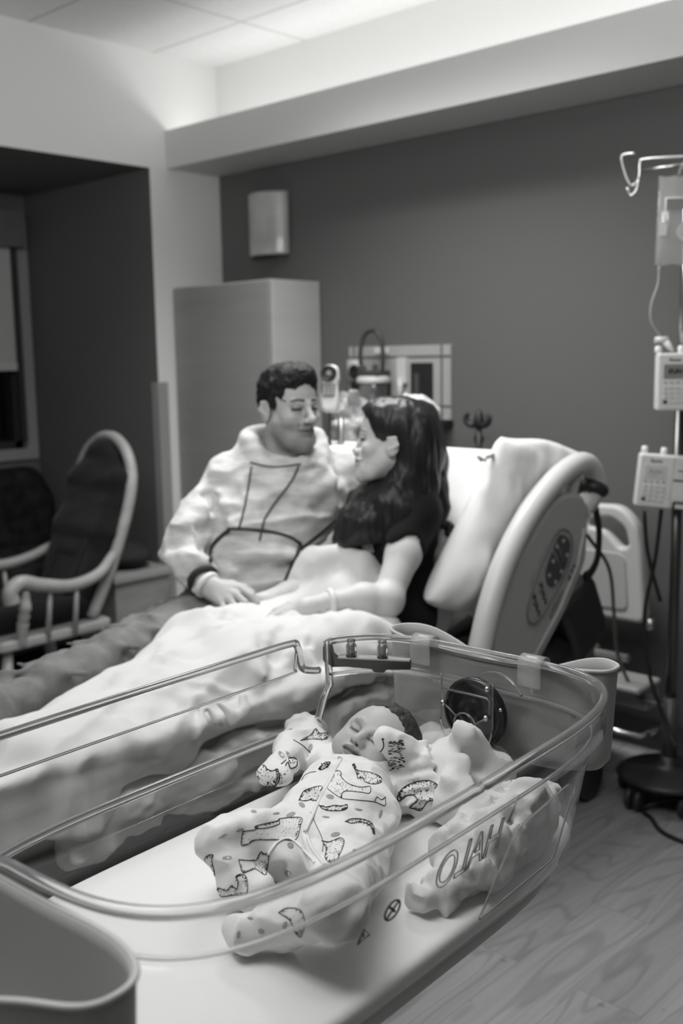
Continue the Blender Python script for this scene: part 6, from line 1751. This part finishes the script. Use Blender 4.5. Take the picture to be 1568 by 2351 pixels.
set_tone(obj('body', bm, M_skinb, baby), baby_tone)
# downy dark hair over the crown and side
BHf = Field(bh-0.09, bh+0.09, 0.0016)
K2 = Posed(BHf, bR, bF, bU, bh, BS)
K2.ell((0, -0.010, 0.014), (0.0492, 0.0545, 0.0522))
K2.ell((0, 0.060, -0.010), (0.075, 0.054, 0.066), 0.01, 'sub')
for s in (-1, 1): K2.ell((s*0.050, -0.012, -0.006), (0.012, 0.016, 0.021), 0.003, 'sub')
BHf.cut(K2.p((0, -0.03, -0.030)), -bU, 0.005)
BHf.noise(110, 0.0016, 2)
obj('hair', BHf.mesh('hair', 1), mat('baby_hair', 0.035, 0.6, bump=(220, 0.4)), baby)
# sleepsuit with fold-over mittens and feet
SF = Field((-1.26, 0.45, 0.755), (-0.58, 1.25, 0.945), 0.0023)
for o_ in (-0.021, 0.021):
    SF.chain([neck+udir*o_, chestb+udir*o_, bel+udir*o_*1.15, pel+udir*o_], [0.032, 0.042, 0.047, 0.044], 0.03)
SF.cone(shR, shL, 0.027, 0.028, 0.03)
SF.ell(bel+np.array([0.0, 0.01, 0.002]), (0.070, 0.085, 0.046), None, 0.02)
SF.chain([shR, elR], [0.031, 0.029], 0.010); SF.chain([elR, (elR+haR)/2+np.array([0, 0, 0.004]), haR*0.86+elR*0.14], [0.029, 0.026, 0.021], 0.010)
SF.ell(haR, (0.026, 0.024, 0.021), None, 0.004)
SF.ell(haR+np.array([0.014, 0.016, 0.012]), (0.017, 0.013, 0.012), None, 0.003)
SF.chain([shL, elL], [0.032, 0.031], 0.010); SF.chain([elL, foL], [0.030, 0.027], 0.008)
SF.chain([foL, foL*0.4+haL*0.6, haL], [0.025, 0.021, 0.019], 0.004)
hd = haL-foL; hd /= np.linalg.norm(hd)
SF.ell(haL+hd*0.006, (0.021, 0.020, 0.017), np.stack([hd, np.cross((0, 0, 1), hd)/np.linalg.norm(np.cross((0, 0, 1), hd)), np.cross(hd, np.cross((0, 0, 1), hd)/np.linalg.norm(np.cross((0, 0, 1), hd)))], 1), 0.004)
SF.chain([pel*0.5+hpR*0.5, hpR, knR], [0.046, 0.042, 0.033], 0.02); SF.chain([knR, anR, toR], [0.036, 0.027, 0.023], 0.010)
SF.chain([pel*0.5+hpL*0.5, hpL, knL], [0.046, 0.042, 0.033], 0.02); SF.chain([knL, anL, toL], [0.036, 0.027, 0.023], 0.010)
# bunched folds at wrist, elbow, hip and knee
for c, d_, rr in ((elR, haR-elR, 0.030), (foL, haL-foL, 0.027), (elL, foL-elL, 0.031), (foL*0.6+elL*0.4, foL-elL, 0.029)):
    d_ = d_/np.linalg.norm(d_)
    a = np.cross(d_, (0, 0, 1.0)); a /= np.linalg.norm(a); b_ = np.cross(a, d_)
    for q in (-0.010, 0.008):
        for t_ in np.linspace(0, PI, 7)[:-1]:
            SF.cone(c+d_*q+rr*(math.cos(t_)*a+math.sin(t_)*b_), c+d_*(q+0.004)+rr*(math.cos(t_+0.5)*a+math.sin(t_+0.5)*b_), 0.0045, 0.0045, 0.006)
for p, q in (((690, 1900), (730, 1985)), ((705, 1895), (750, 1975))):
    SF.cone(bz(*p, 0.862), bz(*q, 0.852), 0.005, 0.006, 0.008)
SF.ell(K.p((0, 0.0, -0.035)), (0.034, 0.034, 0.03), np.stack([bR, bF, bU], 1), 0.006, 'sub')
SF.ell(bh, (0.050, 0.050, 0.047), None, 0.004, 'sub') if False else None
Pd = Posed(SF, bR, bF, bU, bh, BS)
Pd.ell((0, -0.002, 0.004), (0.0475, 0.0535, 0.055), 0.004, 'sub')
# mitten hand in front of the face is put back after the head is cleared
SF.chain([foL*0.35+haL*0.65, haL], [0.020, 0.019], 0.004)
SF.noise((20, 20, 20), 0.0042, 2, ridge=True)
SF.noise((50, 50, 50), 0.0012, 2)
me_s = SF.mesh('sleepsuit', 1)
bs = bvh_of(me_s)
# animal line print and grey leaves, laid on the cloth (part of the same mesh, other material slots)
bmS = bmesh.new(); bmS.from_mesh(me_s)
for f in bmS.faces: f.smooth = True
def ink(pts, r=0.00048, n=5, close=False):
    if close: pts = list(pts)+[pts[0]]
    L_ = on_line(bs, pts, 0.0003, n)
    run = []
    for p in L_:
        if run and np.linalg.norm(p-run[-1]) > 0.02:
            if len(run) > 1: bm_tube(bmS, run, r, 5, mi=1)
            run = []
        if not run or np.linalg.norm(p-run[-1]) > 0.0004: run.append(p)
    if len(run) > 1: bm_tube(bmS, run, r, 5, mi=1)
def disc(px, py, rx, ry, ang, mi):
    c = onmesh(bs, px, py, 0.0)
    if c is None: return
    ring = []
    ca, sa = math.cos(ang), math.sin(ang)
    for a in np.linspace(0, 2*PI, 13)[:-1]:
        u, v = rx*math.cos(a), ry*math.sin(a)
        h = onmesh(bs, px+u*ca-v*sa, py+u*sa+v*ca, 0.0005)
        if h is None or np.linalg.norm(h-c) > 0.03: return
        ring.append(h)
    vs = [bmS.verts.new(p) for p in ring]
    f = bmS.faces.new(vs[::-1]); f.material_index = mi
    f.normal_update()
    h = np.array(f.normal)
    if h @ (CAM-c) < 0: f.normal_flip()
def inside(poly, x, y):
    r = False; n = len(poly)
    for i in range(n):
        (x0, y0), (x1, y1) = poly[i], poly[i-1]
        if (y0 > y) != (y1 > y) and x < (x1-x0)*(y-y0)/(y1-y0)+x0: r = not r
    return r
def dots(poly, n, size=0.75, edge=None):
    xs, ys = [p[0] for p in poly], [p[1] for p in poly]; k = 0; tries = 0
    while k < n and tries < n*12:
        tries += 1
        x, y = rng.uniform(min(xs), max(xs)), rng.uniform(min(ys), max(ys))
        if inside(poly, x, y):
            if edge is not None and rng.random() > math.exp(-(edge(x, y))**2): continue
            s = size*rng.uniform(0.7, 1.5); disc(x, y, s, s*0.7, rng.uniform(0, 3), 1); k += 1
def hatch(poly, n=60, ln=4.5, r=0.00030):
    "short hair strokes along the outline, pointing inwards"
    P = [np.array(p) for p in poly]; c = sum(P)/len(P)
    for _ in range(n):
        i = rng.integers(len(P)); t = rng.random(); p = P[i-1]*(1-t)+P[i]*t
        d = c-p+rng.normal(0, 6, 2); L = np.linalg.norm(d)
        if L < 1e-3: continue
        ink([tuple(p), tuple(p+d/L*ln*rng.uniform(0.5, 1.3))], r, 2)
CR6 = lambda pts: [(440+x/2.529, 1580+y/2.529) for x, y in pts]      # print outlines noted on an enlarged view of the suit
whale = CR6([(296, 830), (370, 822), (372, 800), (500, 770), (512, 758), (634, 752), (632, 800), (606, 878), (520, 880), (362, 882), (330, 905), (288, 910)])
ink(whale, close=True); hatch(whale); dots(whale, 60)
ink(CR6([(372, 815), (430, 812), (505, 790), (508, 762)]))
bear = CR6([(622, 652), (650, 600), (700, 578), (752, 570), (762, 600), (745, 632), (742, 655), (690, 650), (660, 656)]); ink(bear, close=True); hatch(bear); dots(bear, 60)
fox = CR6([(812, 488), (845, 478), (868, 490), (868, 515), (910, 555), (980, 575), (1035, 572), (1032, 610), (985, 605), (900, 598), (872, 612), (868, 638), (825, 612), (790, 585)])
ink(fox); dots(fox, 70)
ink(CR6([(872, 612), (872, 640), (960, 650), (1060, 660), (1120, 682), (1125, 640)])); ink(CR6([(1060, 660), (1075, 632), (1100, 648), (1125, 632)]))
el = CR6([(932, 445), (945, 440), (950, 470), (985, 482), (1040, 490), (1095, 515), (1100, 545), (1060, 558), (1010, 548), (990, 520), (965, 525), (955, 490)]); ink(el, close=True); hatch(el); dots(el, 60)
ink(CR6([(640, 535), (655, 508), (690, 490), (722, 485)])); sq = CR6([(735, 468), (770, 435), (805, 430), (790, 455), (750, 475)]); ink(sq, close=True); hatch(sq); dots(sq, 25)
cro = CR6([(740, 680), (780, 690), (830, 680), (870, 684), (902, 676), (900, 700), (860, 712), (800, 712), (760, 700)]); ink(cro, close=True); hatch(cro); dots(cro, 45)
lz = CR6([(890, 775), (930, 758), (1000, 762), (1050, 790), (1062, 850), (1040, 800), (980, 775), (930, 785)]); ink(lz, close=True); hatch(lz); dots(lz, 20)
kn_ = CR6([(78, 985), (100, 968), (125, 970), (118, 1000), (135, 1080), (118, 1120), (95, 1165), (85, 1120), (72, 1060)]); ink(kn_, close=True); hatch(kn_); dots(kn_, 55)
f2 = CR6([(272, 995), (330, 1000), (378, 995), (400, 950), (420, 962), (448, 962), (440, 1040), (425, 1085), (370, 1050), (330, 1062), (295, 1070)]); ink(f2, close=True); hatch(f2); dots(CR6([(360, 1010), (435, 1000), (430, 1075), (370, 1040)]), 45)
ft_ = CR6([(130, 1200), (150, 1160), (200, 1175), (232, 1150), (262, 1165), (270, 1120), (255, 1095), (285, 1080), (318, 1100), (320, 1190), (250, 1200), (180, 1210)]); ink(ft_, close=True); hatch(ft_); dots(ft_, 60)
bl2 = CR6([(755, 885), (800, 892), (860, 870), (885, 885), (875, 930), (840, 1000), (800, 1010), (775, 985), (780, 930)]); ink(bl2, close=True); hatch(bl2); dots(bl2, 55)
ink(CR6([(690, 720), (720, 790), (760, 880), (760, 950)]), 0.0004)
mit = CR6([(340, 520), (345, 480), (375, 455), (420, 448), (440, 470), (470, 480), (500, 470), (500, 520), (480, 565), (440, 575), (400, 580), (365, 570)])
ink(mit, 0.0006, close=True); hatch(mit, 90); dots(mit, 80, 0.95); ink(CR6([(440, 545), (450, 578), (480, 572), (505, 540), (512, 490)]), 0.0008)
dots(CR6([(400, 580), (520, 500), (560, 470), (540, 560), (430, 630)]), 110, 0.9); ink(CR6([(360, 560), (375, 595), (400, 575), (430, 635)]), 0.0009)
disc(*CR6([(377, 512)])[0], 2.2, 3.0, 0.2, 1)
el2 = CR6([(1200, 610), (1240, 570), (1300, 545), (1370, 535), (1420, 555), (1438, 590), (1430, 640), (1370, 660), (1330, 710), (1290, 700), (1265, 690), (1310, 655), (1285, 620), (1240, 625), (1215, 645)])
ink(el2, 0.0006, close=True); hatch(el2, 120); dots(el2, 110, 0.95); ink(CR6([(1240, 625), (1205, 655), (1195, 630), (1215, 610)]), 0.0009); disc(*CR6([(1330, 598)])[0], 2.6, 2.0, 0.2, 1)
ao = CR6([(630, 305), (690, 270), (720, 235), (745, 262), (790, 258), (788, 290), (760, 300), (690, 295)]); ink(ao, 0.0005, close=True); hatch(ao, 70); dots(ao, 70, 0.85)
ink(CR6([(590, 300), (640, 330), (690, 375)]), 0.0007); ink(CR6([(520, 440), (570, 405), (605, 410), (610, 450), (575, 465), (560, 430), (545, 450)]), 0.0008); dots(CR6([(560, 410), (605, 410), (600, 440), (570, 440)]), 30, 0.9)
# sealed smile on the mitten by the face
ink(CR6([(1110, 300), (1115, 335), (1100, 365), (1075, 380), (1080, 390)]), 0.0008); disc(*CR6([(1110, 296)])[0], 3.0, 2.4, 0.3, 1)
for i in range(90):
    x0, y0 = rng.uniform(1150, 1240), 0; y0 = rng.uniform(300, 470)-0.9*(x0-1195)*0.2
    q = CR6([(x0, y0), (x0-14, y0+rng.uniform(-4, 4))]); ink(q, 0.0005, 2)
for (x, y, rx, ry, a) in ((548, 620, 7, 2.6, -0.1), (490, 670, 7, 2.2, 0.1), (360, 716, 6.5, 3, 0.1), (490, 727, 8, 2.2, -0.15), (640, 678, 8, 5, 0.6), (805, 630, 9, 5, 0.2), (780, 748, 9, 2, 0.1), (968, 705, 9, 2, 0.15), (575, 735, 12, 5, -0.4), (835, 850, 11, 5, -0.2), (205, 985, 11, 4, -0.1), (575, 912, 8, 7, 0.5), (560, 1075, 8, 6.5, 0.5), (945, 942, 5, 3, -0.3), (735, 1055, 10, 4.5, -0.2), (690, 345, 5, 9, 0.2), (770, 330, 4, 6, 0.4), (1000, 440, 4, 6, 0.3), (1095, 730, 4, 10, 0.3), (860, 405, 6, 3, 0.2), (520, 385, 9, 5, 0.8), (560, 385, 9, 3, 1.0), (280, 825, 10, 3, -0.4), (180, 860, 12, 2, -0.5)):
    p = CR6([(x, y)])[0]; disc(p[0], p[1], rx, ry, a, 2)
for (x, y, rx, ry, a_) in ((505, 2122, 5, 8, 0.4), (548, 2146, 4, 9, 0.2), (600, 2138, 8, 6, 0.5), (655, 2124, 5, 9, 0.3), (690, 2143, 4, 10, -0.2), (575, 2108, 7, 3, 0.1), (760, 2095, 6, 4, 0.2)):
    disc(x, y, rx, ry, a_, 2)
inkp = [(640, 2095), (660, 2085), (690, 2090), (700, 2120), (690, 2150), (676, 2138), (665, 2112)]; ink(inkp, close=True); hatch(inkp, 40); dots(inkp, 25)
suit = obj('sleepsuit', bmS, [M_suit, M_inkl, M_inkg], baby)
zl = on_line(bs, [(783, 1742), (752, 1800), (722, 1860), (700, 1910)], 0.0004, 8)
obj('placket', tube(zl, 0.0028, 6, flat=((0, 0, 1), 0.5)), M_suit, suit)
zl2 = on_line(bs, [(700, 1905), (718, 1950), (745, 1985)], 0.0004, 8)
gp = on_line(bs, CR6([(440, 968), (490, 900), (545, 872), (590, 880), (640, 925), (700, 990), (715, 1015)]), 0.0004, 8)
obj('gusset', tube(gp, 0.0020, 6, flat=((0, 0, 1), 0.5)), M_suit, suit)
obj('leg_seam', tube(zl2, 0.0022, 6, flat=((0, 0, 1), 0.5)), M_suit, suit)

# ================================================================== CLOTHS BESIDE THE BABY
CL = Field((-1.16, 0.86, 0.755), (-0.60, 1.28, 0.93), 0.004)
def cz(px, py, z): return bz(px, py, z)
CL.chain([cz(935, 1700, 0.785), cz(1000, 1710, 0.79), cz(1070, 1730, 0.80), cz(1140, 1760, 0.79)], [0.02, 0.028, 0.035, 0.025], 0.03)
CL.chain([cz(1020, 1790, 0.80), cz(1050, 1740, 0.835), cz(1072, 1695, 0.870)], [0.038, 0.028, 0.014], 0.015)
CL.chain([cz(1072, 1695, 0.870), cz(1100, 1720, 0.845), cz(1130, 1765, 0.81), cz(1120, 1830, 0.79)], [0.013, 0.018, 0.026, 0.03], 0.015)
CL.ell(cz(1068, 1680, 0.884), (0.017, 0.016, 0.015), None, 0.008)
CL.ell(cz(1040, 1690, 0.872), (0.010, 0.010, 0.009), None, 0.006)
CL.chain([cz(1000, 1850, 0.785), cz(1080, 1850, 0.79), cz(1150, 1830, 0.79)], [0.03, 0.035, 0.03], 0.04)
CL.chain([cz(990, 1740, 0.795), cz(1030, 1775, 0.815), cz(1010, 1830, 0.80)], [0.02, 0.026, 0.025], 0.03)
CL.chain([cz(1060, 1750, 0.850), cz(1030, 1800, 0.825)], [0.010, 0.012], 0.012)
CL.chain([cz(1085, 1740, 0.850), cz(1075, 1800, 0.82)], [0.010, 0.012], 0.012, 'sub')
CL.cut((0, 0, 0.766), (0, 0, -1))
CL.noise((16, 16, 10), 0.010, 2, ridge=True)
CL.noise(40, 0.0015, 2)
cl1 = tag(obj('knotted_blanket', CL.mesh('knotted_blanket', 1), M_blanket, None, True), 'white jersey blanket with a knotted corner rising beside the baby\'s head', 'blanket')
CL = Field((-0.90, 0.80, 0.755), (-0.58, 1.22, 0.91), 0.004)
def bp(u, v, z): return bl(u, v, z)
CL.chain([bp(0.170, 0.03, 0.785), bp(0.178, 0.12, 0.80), bp(0.180, 0.20, 0.805), bp(0.165, 0.27, 0.80)], [0.028, 0.034, 0.036, 0.028], 0.03)
CL.chain([bp(0.195, 0.12, 0.83), bp(0.198, 0.20, 0.842), bp(0.190, 0.26, 0.83)], [0.018, 0.024, 0.018], 0.03)
CL.chain([bp(0.150, 0.10, 0.80), bp(0.140, 0.20, 0.81), bp(0.130, 0.28, 0.80)], [0.025, 0.03, 0.025], 0.03)
CL.chain([bp(0.185, 0.22, 0.80), bp(0.200, 0.16, 0.81), bp(0.205, 0.10, 0.79)], [0.012, 0.014, 0.012], 0.02)
CL.chain([bp(0.175, 0.17, 0.845), bp(0.210, 0.15, 0.815)], [0.008, 0.010], 0.012, 'sub')
CL.cut((0, 0, 0.766), (0, 0, -1))
CL.noise((20, 26, 16), 0.009, 3, ridge=True)
CL.noise((70, 70, 70), 0.002, 2)
tag(obj('burp_cloth', CL.mesh('burp_cloth', 1), M_blanket, None, True), 'rumpled white cloth with ruffled edge pressed against the aisle wall of the bassinet', 'cloth')
